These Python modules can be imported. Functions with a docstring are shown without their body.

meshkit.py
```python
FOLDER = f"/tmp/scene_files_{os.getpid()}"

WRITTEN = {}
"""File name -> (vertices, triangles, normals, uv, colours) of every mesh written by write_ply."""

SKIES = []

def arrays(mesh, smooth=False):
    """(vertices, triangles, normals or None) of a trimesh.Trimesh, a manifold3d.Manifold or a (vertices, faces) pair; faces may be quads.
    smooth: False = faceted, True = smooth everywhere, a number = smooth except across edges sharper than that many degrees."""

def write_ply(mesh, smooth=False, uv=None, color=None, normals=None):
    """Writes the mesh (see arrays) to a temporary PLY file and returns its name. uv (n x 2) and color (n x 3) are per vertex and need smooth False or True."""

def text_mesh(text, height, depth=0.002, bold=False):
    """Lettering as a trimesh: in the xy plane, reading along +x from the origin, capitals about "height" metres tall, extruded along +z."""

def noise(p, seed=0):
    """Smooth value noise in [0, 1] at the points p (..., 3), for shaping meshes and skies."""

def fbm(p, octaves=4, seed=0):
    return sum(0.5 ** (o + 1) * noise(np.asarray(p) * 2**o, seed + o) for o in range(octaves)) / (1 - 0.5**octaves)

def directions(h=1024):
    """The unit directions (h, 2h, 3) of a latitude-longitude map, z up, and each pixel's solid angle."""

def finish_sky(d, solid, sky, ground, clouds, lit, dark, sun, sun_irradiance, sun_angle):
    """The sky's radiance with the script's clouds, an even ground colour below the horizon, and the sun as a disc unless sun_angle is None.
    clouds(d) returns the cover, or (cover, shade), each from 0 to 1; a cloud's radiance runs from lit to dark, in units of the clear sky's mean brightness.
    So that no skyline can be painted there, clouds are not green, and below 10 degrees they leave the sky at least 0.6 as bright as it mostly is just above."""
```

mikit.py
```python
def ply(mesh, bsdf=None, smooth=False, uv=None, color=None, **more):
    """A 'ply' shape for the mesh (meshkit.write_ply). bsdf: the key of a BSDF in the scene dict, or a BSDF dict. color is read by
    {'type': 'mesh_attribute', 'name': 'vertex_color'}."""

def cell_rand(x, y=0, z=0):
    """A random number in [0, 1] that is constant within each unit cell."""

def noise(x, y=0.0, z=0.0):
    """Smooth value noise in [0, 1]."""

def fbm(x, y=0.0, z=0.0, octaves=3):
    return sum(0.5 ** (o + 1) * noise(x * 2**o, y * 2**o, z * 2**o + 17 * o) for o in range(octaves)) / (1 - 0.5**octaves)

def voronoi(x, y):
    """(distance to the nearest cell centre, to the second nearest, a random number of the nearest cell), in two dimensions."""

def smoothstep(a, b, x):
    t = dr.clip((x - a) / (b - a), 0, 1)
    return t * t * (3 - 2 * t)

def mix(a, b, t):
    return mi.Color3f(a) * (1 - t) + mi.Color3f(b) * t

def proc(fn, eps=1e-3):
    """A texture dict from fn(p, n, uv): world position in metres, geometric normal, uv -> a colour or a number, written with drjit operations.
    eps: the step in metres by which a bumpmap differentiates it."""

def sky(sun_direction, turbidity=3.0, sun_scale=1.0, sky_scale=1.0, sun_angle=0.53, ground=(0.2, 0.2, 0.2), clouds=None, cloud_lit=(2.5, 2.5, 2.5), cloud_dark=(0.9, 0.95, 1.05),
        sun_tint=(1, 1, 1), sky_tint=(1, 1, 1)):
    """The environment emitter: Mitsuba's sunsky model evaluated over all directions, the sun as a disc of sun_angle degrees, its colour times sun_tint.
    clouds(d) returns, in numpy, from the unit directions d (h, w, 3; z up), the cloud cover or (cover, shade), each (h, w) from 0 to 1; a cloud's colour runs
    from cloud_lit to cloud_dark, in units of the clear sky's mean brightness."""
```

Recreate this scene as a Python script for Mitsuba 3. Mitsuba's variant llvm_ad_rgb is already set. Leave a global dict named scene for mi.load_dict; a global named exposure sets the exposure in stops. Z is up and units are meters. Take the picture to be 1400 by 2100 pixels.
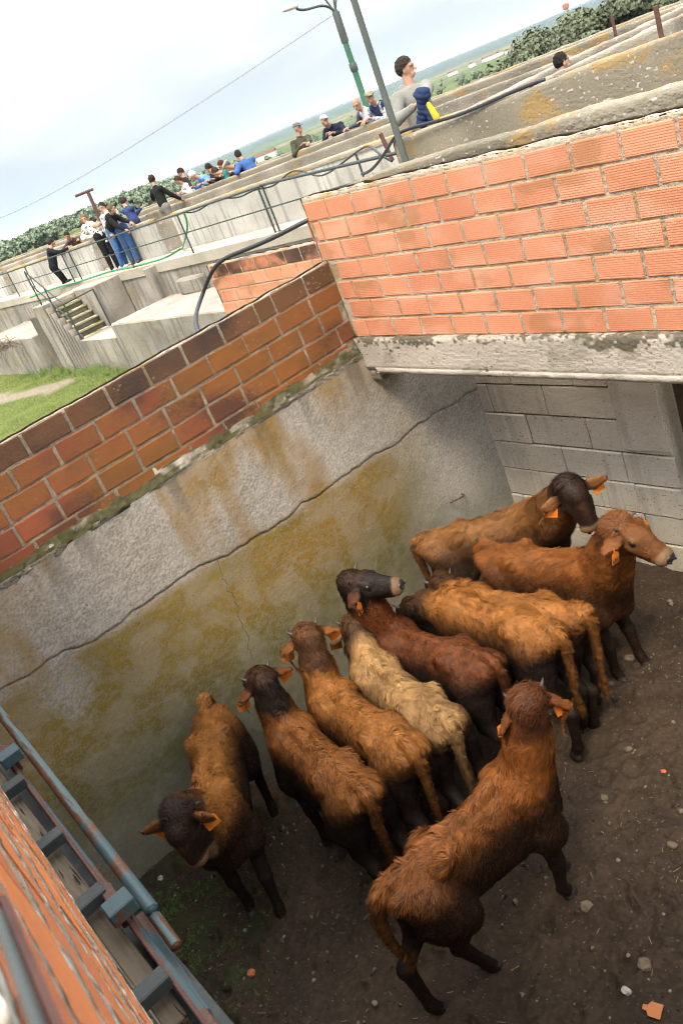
import math, random
import numpy as np, trimesh, drjit as dr, mitsuba as mi, mikit, meshkit
from mikit import proc, noise, fbm, voronoi, smoothstep, mix, cell_rand
T = mi.ScalarTransform4f
scene, labels = {}, {}
# ------------------------------------------------------------------ camera, sky, exposure
EYE = np.array([4.439, -3.157, 1.260])
FWD = np.array([-0.7951, 0.4588, -0.3966])
scene['camera'] = {'type': 'thinlens', 'fov': 43.157, 'fov_axis': 'x', 'near_clip': 0.02, 'far_clip': 60000.0,
                   'aperture_radius': 0.0012, 'focus_distance': 4.6,
                   'to_world': T().look_at(origin=EYE.tolist(), target=(EYE + FWD).tolist(), up=[-0.124, 0.518, 0.846])}


def cloud_cover(d):
    """A closed, even overcast: brighter overhead than at the horizon, with faint cloud shapes."""
    q = d / np.maximum(d[..., 2:3] + 0.22, 0.05)
    n = meshkit.fbm(np.concatenate([q[..., :2] * 1.3, q[..., 2:] * 0 + 3], -1), 4, seed=5)
    el = np.clip(d[..., 2], 0, 1)
    return 0.97 - 0.05 * n, np.clip(1.0 - 1.08 * el ** 0.9 + (n - 0.5) * 0.30 * (1 - el), 0, 1)


scene['sky'] = mikit.sky([0.40, -0.55, 0.95], turbidity=4, sun_scale=0.30, sun_angle=18, clouds=cloud_cover,
                         cloud_lit=(3.1, 3.1, 3.06), cloud_dark=(0.34, 0.40, 0.46))
exposure = 3.35

# ------------------------------------------------------------------ helpers
rng = np.random.default_rng(7)


def ref(k):
    return {'type': 'ref', 'id': k}


def numbered(name):
    if name not in USED:
        USED.add(name)
        return name
    k = 1
    while f'{name}_{k:03d}' in USED:
        k += 1
    USED.add(f'{name}_{k:03d}')
    return f'{name}_{k:03d}'


USED = set()


def thing(name, label, cat, group=None):
    key = numbered(name)
    labels[key] = {'label': label, 'category': cat}
    if group:
        labels[key]['group'] = group
    return key


def part(parent, name, shape, label=None, kind=None):
    key = numbered(parent + '__' + name)
    scene[key] = shape
    if label or kind:
        labels[key] = {**({'label': label} if label else {}), **({'kind': kind} if kind else {})}
    return key


def one(name, label, cat, shape, group=None):
    key = thing(name, label, cat, group)
    scene[key] = shape
    return key


def struct(name, shape, label=None, kind='structure'):
    key = numbered(name)
    scene[key] = shape
    labels[key] = {'kind': kind, **({'label': label} if label else {})}
    return key


def numbered_last(key):
    return key


def cat_mesh(ms):
    return trimesh.util.concatenate(ms)


def box(x0, y0, z0, x1, y1, z1):
    m = trimesh.creation.box(extents=[abs(x1 - x0), abs(y1 - y0), abs(z1 - z0)])
    m.apply_translation([(x0 + x1) / 2, (y0 + y1) / 2, (z0 + z1) / 2])
    return m


def cbox(x0, y0, z0, x1, y1, z1, c=0.006):
    """A box with chamfered edges (convex hull of inset corners)."""
    lo, hi = np.minimum([x0, y0, z0], [x1, y1, z1]), np.maximum([x0, y0, z0], [x1, y1, z1])
    pts = []
    for s in np.ndindex(2, 2, 2):
        p = np.where(s, hi, lo).astype(float)
        sg = np.where(s, -1, 1)
        for k in range(3):
            q = p + sg * c
            q[k] = p[k]
            pts.append(q)
    return trimesh.convex.convex_hull(np.array(pts))


def subdiv(m, edge):
    v, f = trimesh.remesh.subdivide_to_size(m.vertices, m.faces, edge, max_iter=14)
    m = trimesh.Trimesh(v, f, process=False)
    m.merge_vertices()
    return m


def grid_box(lo, hi, edge):
    """A box whose faces are grids of about the given edge length."""
    n = np.maximum(1, np.ceil((hi - lo) / edge).astype(int))
    V, F, b = [], [], 0
    for ax in range(3):
        i, j = (ax + 1) % 3, (ax + 2) % 3
        A, B = np.meshgrid(np.linspace(lo[i], hi[i], n[i] + 1), np.linspace(lo[j], hi[j], n[j] + 1), indexing='ij')
        idx = np.arange(A.size).reshape(A.shape)
        q = np.stack([idx[:-1, :-1], idx[1:, :-1], idx[1:, 1:], idx[:-1, 1:]], -1).reshape(-1, 4)
        for side in (0, 1):
            v = np.zeros((A.size, 3))
            v[:, i], v[:, j], v[:, ax] = A.ravel(), B.ravel(), (hi if side else lo)[ax]
            V.append(v)
            qq = q if side else q[:, ::-1]
            F += [qq[:, [0, 1, 2]] + b, qq[:, [0, 2, 3]] + b]
            b += len(v)
    m = trimesh.Trimesh(np.vstack(V), np.vstack(F), process=False)
    m.merge_vertices()
    return m


def worn(m, edge, amp, freq, seed=0, amp2=0.0):
    lo, hi = m.bounds
    if len(m.vertices) == 8 and abs(m.volume - np.prod(hi - lo)) < 1e-6 * max(1, m.volume):
        m = grid_box(lo, hi, edge)
    else:
        m = subdiv(m, edge)
    n = m.vertex_normals
    d = (meshkit.fbm(m.vertices * freq, 4, seed) - 0.5) * 2 * amp
    if amp2:
        d = d + (meshkit.fbm(m.vertices * freq * 6, 2, seed + 9) - 0.5) * 2 * amp2
    m.vertices = m.vertices + n * d[:, None]
    return m


def rot2(p, a):
    return np.array([p[0] * math.cos(a) - p[1] * math.sin(a), p[0] * math.sin(a) + p[1] * math.cos(a)])


def tube(pts, r, n=8, caps=True):
    """A round tube through the points; r a number or a list."""
    pts = np.asarray(pts, float)
    r = np.broadcast_to(np.asarray(r, float), (len(pts),))
    t = np.gradient(pts, axis=0)
    t /= np.linalg.norm(t, axis=1, keepdims=True) + 1e-12
    u = np.cross(t[0], [0, 0, 1.0] if abs(t[0][2]) < 0.9 else [1.0, 0, 0])
    u /= np.linalg.norm(u)
    a = np.arange(n) * 2 * np.pi / n
    rings = []
    for i in range(len(pts)):
        u = u - t[i] * (u @ t[i])
        u /= np.linalg.norm(u) + 1e-12
        w = np.cross(t[i], u)
        rings.append(pts[i] + r[i] * (np.cos(a)[:, None] * u + np.sin(a)[:, None] * w))
    v = np.vstack(rings)
    f = []
    for i in range(len(pts) - 1):
        for k in range(n):
            a0, a1, b0, b1 = i * n + k, i * n + (k + 1) % n, (i + 1) * n + k, (i + 1) * n + (k + 1) % n
            f += [[a0, a1, b1], [a0, b1, b0]]
    if caps:
        v = np.vstack([v, pts[0], pts[-1]])
        for k in range(n):
            f += [[len(v) - 2, (k + 1) % n, k], [len(v) - 1, (len(pts) - 1) * n + k, (len(pts) - 1) * n + (k + 1) % n]]
    return trimesh.Trimesh(v, np.array(f), process=False)


def spline(pts, n=40):
    from scipy.interpolate import CubicSpline
    pts = np.asarray(pts, float)
    d = np.r_[0, np.cumsum(np.linalg.norm(np.diff(pts, axis=0), axis=1))]
    return CubicSpline(d, pts)(np.linspace(0, d[-1], n))


def wall_loft(path, zb, thick, step=0.15, amp=0.012, seed=0, rnd=0.5, cap=0.06):
    """A wall along the path [(x, y, ztop)...] down to zb, with a worn rounded top; the path is its near face line at the right of travel."""
    path = np.asarray(path, float)
    d = np.r_[0, np.cumsum(np.linalg.norm(np.diff(path[:, :2], axis=0), axis=1))]
    n = max(3, int(d[-1] / step) + 1)
    s = np.linspace(0, d[-1], n)
    P = np.stack([np.interp(s, d, path[:, k]) for k in range(3)], 1)
    t = np.gradient(P[:, :2], axis=0)
    t /= np.linalg.norm(t, axis=1, keepdims=True)
    left = np.stack([-t[:, 1], t[:, 0]], 1)
    hs = [0, .12, .3, .55, .78, .9, .97]
    prof = [(0.0, -1 - i) for i in range(0)]
    ca = np.linspace(0, np.pi, 9)
    rows = []
    nz = 9
    for k in range(nz):
        rows.append(('s', 0.0, k / nz))
    for a in ca:
        rows.append(('c', a, 0))
    for k in range(nz):
        rows.append(('s', 1.0, 1 - (k + 1) / nz))
    V = []
    for kind, a, h in rows:
        if kind == 's':
            off = np.full(n, a * thick)
            z = zb + (P[:, 2] - cap - zb) * h
        else:
            off = np.full(n, thick * (0.5 - 0.5 * math.copysign(abs(math.cos(a)) ** rnd, math.cos(a))))
            z = P[:, 2] - cap + cap * math.sin(a) ** 0.6
        q = np.stack([P[:, 0] + left[:, 0] * off, P[:, 1] + left[:, 1] * off, z], 1)
        nn = (meshkit.fbm(q * 2.2, 4, seed) - .5) * 2 * amp + (meshkit.fbm(q * 14, 2, seed + 3) - .5) * amp * .9
        sgn = np.where(a == 0.0, -1.0, 1.0) if kind == 's' else (-math.cos(a))
        q[:, :2] += left * (nn * sgn)[:, None]
        if kind == 'c':
            q[:, 2] += nn * math.sin(a) * 1.2
        V.append(q)
    m = len(V)
    V = np.vstack(V)
    f = []
    idx = np.arange(m * n).reshape(m, n)
    a0, a1, b0, b1 = idx[:-1, :-1].ravel(), idx[:-1, 1:].ravel(), idx[1:, :-1].ravel(), idx[1:, 1:].ravel()
    f = np.vstack([np.stack([a0, a1, b1], 1), np.stack([a0, b1, b0], 1)])
    v2 = [V]
    extra = []
    base = len(V)
    for e, flip in ((0, 0), (n - 1, 1)):
        c = V[idx[:, e]].mean(0)
        v2.append(c[None])
        for k in range(m):
            a, b = idx[k, e], idx[(k + 1) % m, e]
            extra.append([a, b, base] if not flip else [b, a, base])
        base += 1
    return trimesh.Trimesh(np.vstack(v2), np.vstack([f, np.array(extra)]), process=False)


def ply(m, bsdf, smooth=35, **k):
    return mikit.ply(m, bsdf, smooth=smooth, **k)


# ------------------------------------------------------------------ materials
def principled(color, rough=0.9, spec=0.25, **k):
    return {'type': 'twosided', 'a': {'type': 'principled', 'base_color': color, 'roughness': rough, 'specular': spec, **k}}


def rgb(*c):
    return {'type': 'rgb', 'value': list(c)}


def bumped(inner, fn, eps=2e-3):
    return {'type': 'twosided', 'a': {'type': 'bumpmap', 'arbitrary': proc(fn, eps), 'scale': 1.0, 'b': {'type': 'principled', **inner}}}


def grain(p, f, a):
    return a * noise(p.x * f, p.y * f, p.z * f)


def brick_fn(base, dark, dirt, lichen, pitch=0.0082, rib=1.0, chalk=0.0):
    """Hollow clay brick: ridged face (v runs up the brick in metres), grain, dirt blotches and lichen by place."""
    def col(p, n, uv):
        g = noise(p.x * 90, p.y * 90, p.z * 90)
        big = fbm(p.x * 2.1, p.y * 2.1, p.z * 2.1)
        per = cell_rand(dr.floor(uv.x * 2.0), 3, 1)
        c = mix(base, dark, dr.clip(per * 0.65 + (big - 0.5) * 0.9 + (g - 0.5) * 0.25, 0, 1))
        ridge = 0.5 + 0.5 * dr.cos(uv.y * (2 * np.pi / pitch))
        c = c * (1 - 0.28 * rib + 0.28 * rib * smoothstep(0.1, 0.5, ridge))
        if chalk:
            c = mix(c, (0.80, 0.62, 0.50), smoothstep(0.50, 0.72, fbm(p.x * 5, p.y * 5, p.z * 9, 4) + 0.25 * (g - 0.5)) * chalk)
            c = mix(c, (0.30, 0.16, 0.07), smoothstep(0.58, 0.75, fbm(p.x * 4 + 20, p.y * 4, p.z * 6, 4)) * 0.5)
        if dirt:
            c = mix(c, (0.085, 0.062, 0.042), dr.clip((fbm(p.x * 11, p.y * 11, p.z * 11, 4) - 0.36) * 2.2, 0, 1) * dirt)
            k = fbm(p.x * 3.2 + 7, p.y * 3.2, p.z * 5.0, 4)
            c = mix(c, (0.045, 0.035, 0.032), smoothstep(0.50 - dirt * 0.1, 0.66, k) * dirt)
            sp = noise(p.x * 60, p.y * 60, p.z * 60) * smoothstep(0.42, 0.62, fbm(p.x * 6, p.y * 6 + 3, p.z * 6))
            c = mix(c, (0.24, 0.24, 0.21), smoothstep(0.66, 0.86, sp) * dirt * 0.8)
        if lichen:
            k = fbm(p.x * 1.7 + 31, p.y * 1.7, p.z * 3.4, 4)
            c = mix(c, (0.27, 0.125, 0.025), smoothstep(0.40, 0.62, k + 0.25 * (g - 0.5)) * lichen)
        return c

    def bump(p, n, uv):
        ridge = 0.5 + 0.5 * dr.cos(uv.y * (2 * np.pi / pitch))
        return 0.0016 * rib * smoothstep(0.12, 0.55, ridge) + grain(p, 160, 0.0005)
    return bumped({'base_color': proc(col), 'roughness': 0.85, 'specular': 0.25}, bump, 1e-3)


scene['m_brick_orange'] = brick_fn((0.70, 0.315, 0.19), (0.55, 0.215, 0.12), 0, 0.08, 0.0104, 0.6, 0.16)
scene['m_brick_old'] = brick_fn((0.31, 0.100, 0.048), (0.17, 0.060, 0.036), 0.6, 0.5, 0.0104)
scene['m_brick_top'] = brick_fn((0.165, 0.080, 0.055), (0.06, 0.042, 0.035), 0.85, 0.25, 0.0104)
scene['m_brick_near'] = brick_fn((0.50, 0.17, 0.06), (0.30, 0.10, 0.06), 0.12, 0.12, pitch=0.5)


def mortar_col(p, n, uv):
    g = noise(p.x * 120, p.y * 120, p.z * 120)
    b = fbm(p.x * 4, p.y * 4, p.z * 4)
    sp = noise(p.x * 260, p.y * 260, p.z * 260)
    c = mix((0.24, 0.20, 0.15), (0.50, 0.44, 0.35), dr.clip(g * 0.7 + (b - 0.3), 0, 1))
    c = mix(c, (0.07, 0.065, 0.05), smoothstep(0.66, 0.85, sp) * 0.7)
    return mix(c, (0.30, 0.19, 0.05), smoothstep(0.5, 0.68, fbm(p.x * 5 + 9, p.y * 5, p.z * 7)) * 0.5)


scene['m_mortar_near'] = bumped({'base_color': proc(lambda p, n, uv: mix(mortar_col(p, n, uv) * 0.6, mix((0.05, 0.045, 0.04), (0.55, 0.52, 0.46), noise(p.x * 70 + 9, p.y * 70, p.z * 70)), smoothstep(0.50, 0.62, noise(p.x * 48, p.y * 48, p.z * 48)))), 'roughness': 0.97, 'specular': 0.1}, lambda p, n, uv: grain(p, 140, 0.004) + grain(p, 55, 0.006), 2e-3)
scene['m_mortar_old'] = bumped({'base_color': proc(lambda p, n, uv: mortar_col(p, n, uv) * (0.38 + 0.62 * fbm(p.x * 14, p.y * 14, p.z * 14, 3))), 'roughness': 0.97, 'specular': 0.1}, lambda p, n, uv: grain(p, 140, 0.004) + grain(p, 55, 0.006), 2e-3)
scene['m_mortar'] = bumped({'base_color': proc(mortar_col), 'roughness': 0.97, 'specular': 0.1}, lambda p, n, uv: grain(p, 140, 0.004) + grain(p, 55, 0.006), 2e-3)


def penwall_col(p, n, uv):
    """Rendered pen wall: grey cement above, mustard lichen in patches and runs."""
    g = dr.clip(1.7 * fbm(p.x * 74, p.y * 74 + p.z * 40, p.z * 74 - p.y * 40, 3) - 0.35, 0, 1)
    g2 = fbm(p.x * 31 + 0.6 * p.z * 31, p.y * 37 - 0.5 * p.z * 31, p.z * 33 + 0.4 * p.y * 30, 3)
    b = fbm(p.x * 1.4, p.y * 1.4, p.z * 1.4, 4)
    c = mix((0.225, 0.215, 0.195), (0.47, 0.45, 0.41), dr.clip(0.75 * g + 0.45 * g2 + (b - 0.62) * 1.2, 0, 1))
    # the lower coat is darker and mossy towards the near end
    low = smoothstep(-0.70, -0.80, p.z + 0.025 * noise(p.y * 5, 3) + 0.03 * p.y)
    damp = smoothstep(-1.05, -1.75, p.z + 0.5 * (fbm(p.y * 1.3, p.z * 1.3, 5) - 0.5))
    c = mix(c, (0.13, 0.135, 0.10), damp * 0.75 * (0.5 + 0.5 * g2))
    yfar = smoothstep(0.35, -0.35, p.y)
    patch = fbm(p.y * 1.15 + 4, p.z * 1.35, 2, 4)
    lich = smoothstep(0.24, 0.44, patch + 0.16 * (g2 - 0.5) + 0.12 * smoothstep(-1.4, -0.8, p.z) + 0.10 * smoothstep(-1.9, -2.6, p.y)) * low * yfar * (1 - 0.7 * smoothstep(-1.35, -1.95, p.z + 0.25 * (b - 0.5)))
    run = fbm(p.y * 5.5, p.z * 0.9, 8, 3)
    band = fbm(p.y * 0.75 + 1.5, 3, 1, 3)
    upp = (1 - low) * yfar * smoothstep(0.40, 0.58, 0.5 * run + 0.5 * band + 0.06 * smoothstep(-0.6, -0.15, p.z))
    k = dr.clip(lich * 0.92 + upp * 0.85, 0, 1) * (0.72 + 0.28 * smoothstep(0.36, 0.60, g2 * 0.6 + g * 0.4)) * (0.75 + 0.25 * smoothstep(0.35, 0.6, fbm(p.y * 7, p.z * 7, 3, 3)))
    yel = mix((0.235, 0.135, 0.010), (0.165, 0.132, 0.012), low * fbm(p.y * 2 + 9, p.z * 2))
    yel = mix(yel, (0.105, 0.092, 0.018), smoothstep(-1.0, -1.5, p.z))
    c = mix(c, yel, k)
    st = smoothstep(0.55, 0.75, fbm(p.y * 9, p.z * 0.7 + 4, 3)) * smoothstep(-0.5, -0.12, p.z)
    c = mix(c, (0.11, 0.10, 0.085), st * 0.65)
    vc = dr.abs(p.y + 1.555 - 0.06 * (fbm(p.z * 5, 1, 1) - 0.5) - 0.035 * (fbm(p.z * 23, 4, 1) - 0.5) - 0.10 * (p.z + 1.0))
    c = mix(c, (0.11, 0.10, 0.08), smoothstep(0.004, 0.0008, vc) * smoothstep(-0.69, -0.72, p.z) * smoothstep(-1.42, -1.36, p.z))
    return mix(c, (0.06, 0.055, 0.04), smoothstep(0.72, 0.9, noise(p.x * 200, p.y * 200, p.z * 200)) * 0.45)


scene['m_penwall'] = bumped({'base_color': proc(penwall_col), 'roughness': 0.95, 'specular': 0.12},
                            lambda p, n, uv: grain(p, 75, 0.0022) + grain(p, 190, 0.0012), 2e-3)


def concrete_fn(light, darkc, orange=0.0, white=0.0, moss=0.0, streak=0.0, scale=1.0, topmoss=False):
    def col(p, n, uv):
        x, y, z = p.x * scale, p.y * scale, p.z * scale
        g = noise(x * 110, y * 110, z * 110)
        b = fbm(x * 1.3, y * 1.3, z * 1.3, 4)
        c = mix(darkc, light, dr.clip(g * 0.45 + (b - 0.5) * 1.7 + 0.35, 0, 1))
        if streak:
            s = fbm((x + y) * 11.0, z * 1.1, 3, 4)
            c = mix(c, (0.13, 0.13, 0.12), smoothstep(0.50, 0.68, s) * streak * smoothstep(0.7, 0.3, dr.abs(n.z)))
        if orange:
            k = fbm(x * 2.6 + 5, y * 2.6, z * 3.4, 4) + 0.14 * (noise(x * 25, y * 25, z * 25) - 0.5)
            c = mix(c, (0.34, 0.20, 0.04), smoothstep(0.54, 0.70, k) * orange)
        if white:
            k = noise(x * 34, y * 34, z * 34)
            c = mix(c, (0.45, 0.45, 0.41), smoothstep(0.78, 0.88, k) * white)
        if topmoss:
            zz = p.z + 0.03 * p.x
            k = 0.20 * smoothstep(-0.15, -0.01, zz) + 0.55 * fbm(x * 6, y * 6, z * 8, 4) + 0.28 * noise(x * 52, y * 52, z * 52)
            c = mix(c, (0.085, 0.072, 0.048), smoothstep(0.56, 0.66, k) * 0.85)
        if moss:
            k = fbm(x * 7, y * 7, z * 7, 3) + 0.4 * dr.clip(n.z, 0, 1)
            c = mix(c, mix((0.030, 0.030, 0.016), (0.075, 0.075, 0.028), noise(x * 40, y * 40, z * 40)), smoothstep(0.50, 0.72, k) * moss)
        return mix(c, (0.06, 0.055, 0.045), smoothstep(0.78, 0.92, noise(x * 70, y * 70 + 5, z * 70)) * 0.5)
    return col


def rough(col, a=0.006, f=60.0, eps=2e-3):
    return bumped({'base_color': proc(col), 'roughness': 0.95, 'specular': 0.12}, lambda p, n, uv: grain(p, f, a) + grain(p, f * 2.7, a * 0.5), eps)


scene['m_lintel'] = rough(concrete_fn((0.49, 0.455, 0.40), (0.30, 0.28, 0.245), moss=0.3, white=0.2, topmoss=True), 0.004, 70)
scene['m_ledge'] = rough(concrete_fn((0.34, 0.315, 0.265), (0.09, 0.085, 0.06), moss=0.95, white=0.6), 0.012, 40)
scene['m_block'] = rough(concrete_fn((0.70, 0.65, 0.56), (0.40, 0.37, 0.31), streak=0.22), 0.004, 90)
scene['m_blockjoint'] = rough(concrete_fn((0.22, 0.20, 0.16), (0.11, 0.11, 0.06), moss=0.7), 0.008, 50)
scene['m_oldwall'] = rough(concrete_fn((0.28, 0.255, 0.205), (0.14, 0.128, 0.10), orange=0.55, white=0.75), 0.008, 45)
scene['m_darkwall'] = rough(concrete_fn((0.34, 0.31, 0.26), (0.11, 0.10, 0.085), orange=0.25, white=0.8), 0.008, 45)
scene['m_whitewall'] = rough(concrete_fn((0.52, 0.515, 0.49), (0.33, 0.325, 0.30), streak=0.4), 0.003, 40)
scene['m_captop'] = rough(concrete_fn((0.34, 0.305, 0.24), (0.19, 0.165, 0.125), orange=0.9, white=0.6), 0.008, 30)
scene['m_greywall'] = rough(concrete_fn((0.33, 0.31, 0.275), (0.165, 0.155, 0.135), streak=0.65, orange=0.12), 0.005, 40)
scene['m_fin'] = rough(concrete_fn((0.155, 0.15, 0.125), (0.06, 0.06, 0.05), orange=0.25, streak=0.35), 0.005, 40)
scene['m_step'] = rough(concrete_fn((0.40, 0.37, 0.28), (0.20, 0.18, 0.12), moss=0.0), 0.006, 40)
scene['m_step']['a']['b']['base_color'] = proc(lambda p, n, uv: mix(mix((0.46, 0.43, 0.36), (0.25, 0.22, 0.16), fbm(p.x * 9, p.y * 9, p.z * 9)), (0.10, 0.12, 0.02), smoothstep(0.40, 0.58, fbm(p.x * 6, p.y * 3, p.z * 4)) * smoothstep(0.5, 0.8, n.z)))
scene['m_brick_sooty'] = brick_fn((0.60, 0.24, 0.14), (0.50, 0.20, 0.12), 0.85, 0.03, 0.0104)
scene['m_walkway'] = rough(concrete_fn((0.42, 0.39, 0.33), (0.28, 0.26, 0.21), white=0.3), 0.006, 40)


def soil_col(p, n, uv):
    b = fbm(p.x * 1.1, p.y * 1.1, 0, 4)
    g = noise(p.x * 70, p.y * 70, p.z * 70)
    c = mix((0.024, 0.016, 0.010), (0.070, 0.047, 0.030), dr.clip((b - 0.35) * 1.3 + (g - 0.5) * 0.5 + 0.16, 0, 1))
    c = mix(c, (0.026, 0.032, 0.012), smoothstep(0.50, 0.62, fbm(p.x * 14 + 8, p.y * 14, 1)) * smoothstep(1.6, 0.9, p.x) * smoothstep(-2.2, -2.6, p.y) * 0.7)
    c = c * (0.72 + 0.56 * fbm(p.x * 9, p.y * 9, 4, 4))
    f, s, w = voronoi(p.x * 55, p.y * 55)
    return mix(c, (0.26, 0.23, 0.19), smoothstep(0.13, 0.05, f) * smoothstep(0.80, 0.98, w))


scene['m_soil'] = bumped({'base_color': proc(soil_col), 'roughness': 0.85, 'specular': 0.3}, lambda p, n, uv: 0.03 * fbm(p.x * 16, p.y * 16, 0) + grain(p, 70, 0.006), 3e-3)


def paint_blue(p, n, uv):
    b = fbm(p.x * 9, p.y * 14, p.z * 14, 3)
    s = noise(p.x * 120, p.y * 120, p.z * 120)
    c = mix((0.032, 0.070, 0.085), (0.06, 0.100, 0.112), b)
    return mix(c, mix((0.075, 0.028, 0.017), (0.13, 0.06, 0.035), s), smoothstep(0.52, 0.58, b * 0.8 + s * 0.22))


scene['m_paint_blue'] = {'type': 'twosided', 'a': {'type': 'principled', 'base_color': proc(paint_blue), 'roughness': 0.45, 'specular': 0.5}}
scene['m_paint_rust'] = {'type': 'twosided', 'a': {'type': 'principled', 'roughness': 0.55, 'specular': 0.4, 'base_color': proc(
    lambda p, n, uv: mix(mix((0.06, 0.024, 0.014), (0.11, 0.05, 0.03), noise(p.x * 40, p.y * 40, p.z * 40)), (0.075, 0.12, 0.125),
                         smoothstep(0.50, 0.58, 0.62 * fbm(p.x * 5, p.y * 60, p.z * 30, 3) + 0.3 * dr.clip(n.z * 0.5 + n.y * 0.5 + 0.3, 0, 1))))}}
scene['m_steel_dark'] = principled(proc(lambda p, n, uv: mix((0.014, 0.022, 0.025), (0.065, 0.075, 0.072), fbm(p.x * 20, p.y * 20, p.z * 20, 3))), 0.5, 0.5)
scene['m_door'] = principled(proc(lambda p, n, uv: mix((0.045, 0.03, 0.022), (0.10, 0.07, 0.05), fbm(p.x * 18, p.y * 18, p.z * 5, 3))), 0.7, 0.3)
scene['m_rust'] = principled(proc(lambda p, n, uv: mix((0.06, 0.025, 0.02), (0.15, 0.07, 0.058), fbm(p.x * 18, p.y * 40, p.z * 40, 3))), 0.6, 0.4)


def wood_col(p, n, uv):
    g = fbm(p.x * 4, p.y * 90, p.z * 90, 3)
    c = mix((0.08, 0.06, 0.042), (0.23, 0.19, 0.14), g)
    return mix(c, (0.03, 0.025, 0.02), smoothstep(0.62, 0.72, fbm(p.x * 7, p.y * 130, p.z * 130)))


scene['m_wood'] = principled(proc(wood_col), 0.9, 0.15)
scene['m_rail'] = principled(rgb(0.04, 0.055, 0.052), 0.5, 0.4)
scene['m_rubber'] = principled(rgb(0.022, 0.024, 0.032), 0.45, 0.45)
scene['m_hose'] = principled(rgb(0.03, 0.26, 0.10), 0.4, 0.5)
scene['m_galv'] = principled(proc(lambda p, n, uv: mix((0.05, 0.065, 0.063), (0.11, 0.125, 0.12), fbm(p.x * 12, p.y * 12, p.z * 3))), 0.45, 0.5)
scene['m_green'] = principled(proc(lambda p, n, uv: mix((0.03, 0.125, 0.075), (0.07, 0.20, 0.135), fbm(p.x * 9, p.y * 9, p.z * 1.5))), 0.5, 0.5)
scene['m_black'] = principled(rgb(0.02, 0.02, 0.02), 0.7, 0.3)
scene['m_orange'] = principled(rgb(0.36, 0.115, 0.025), 0.45, 0.5)
scene['m_white'] = principled(rgb(0.7, 0.7, 0.68), 0.6, 0.3)
scene['m_roof'] = principled(rgb(0.16, 0.09, 0.06), 0.85, 0.15)
scene['m_red'] = principled(rgb(0.42, 0.12, 0.06), 0.8, 0.2)
VC = {'type': 'mesh_attribute', 'name': 'vertex_color'}
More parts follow.
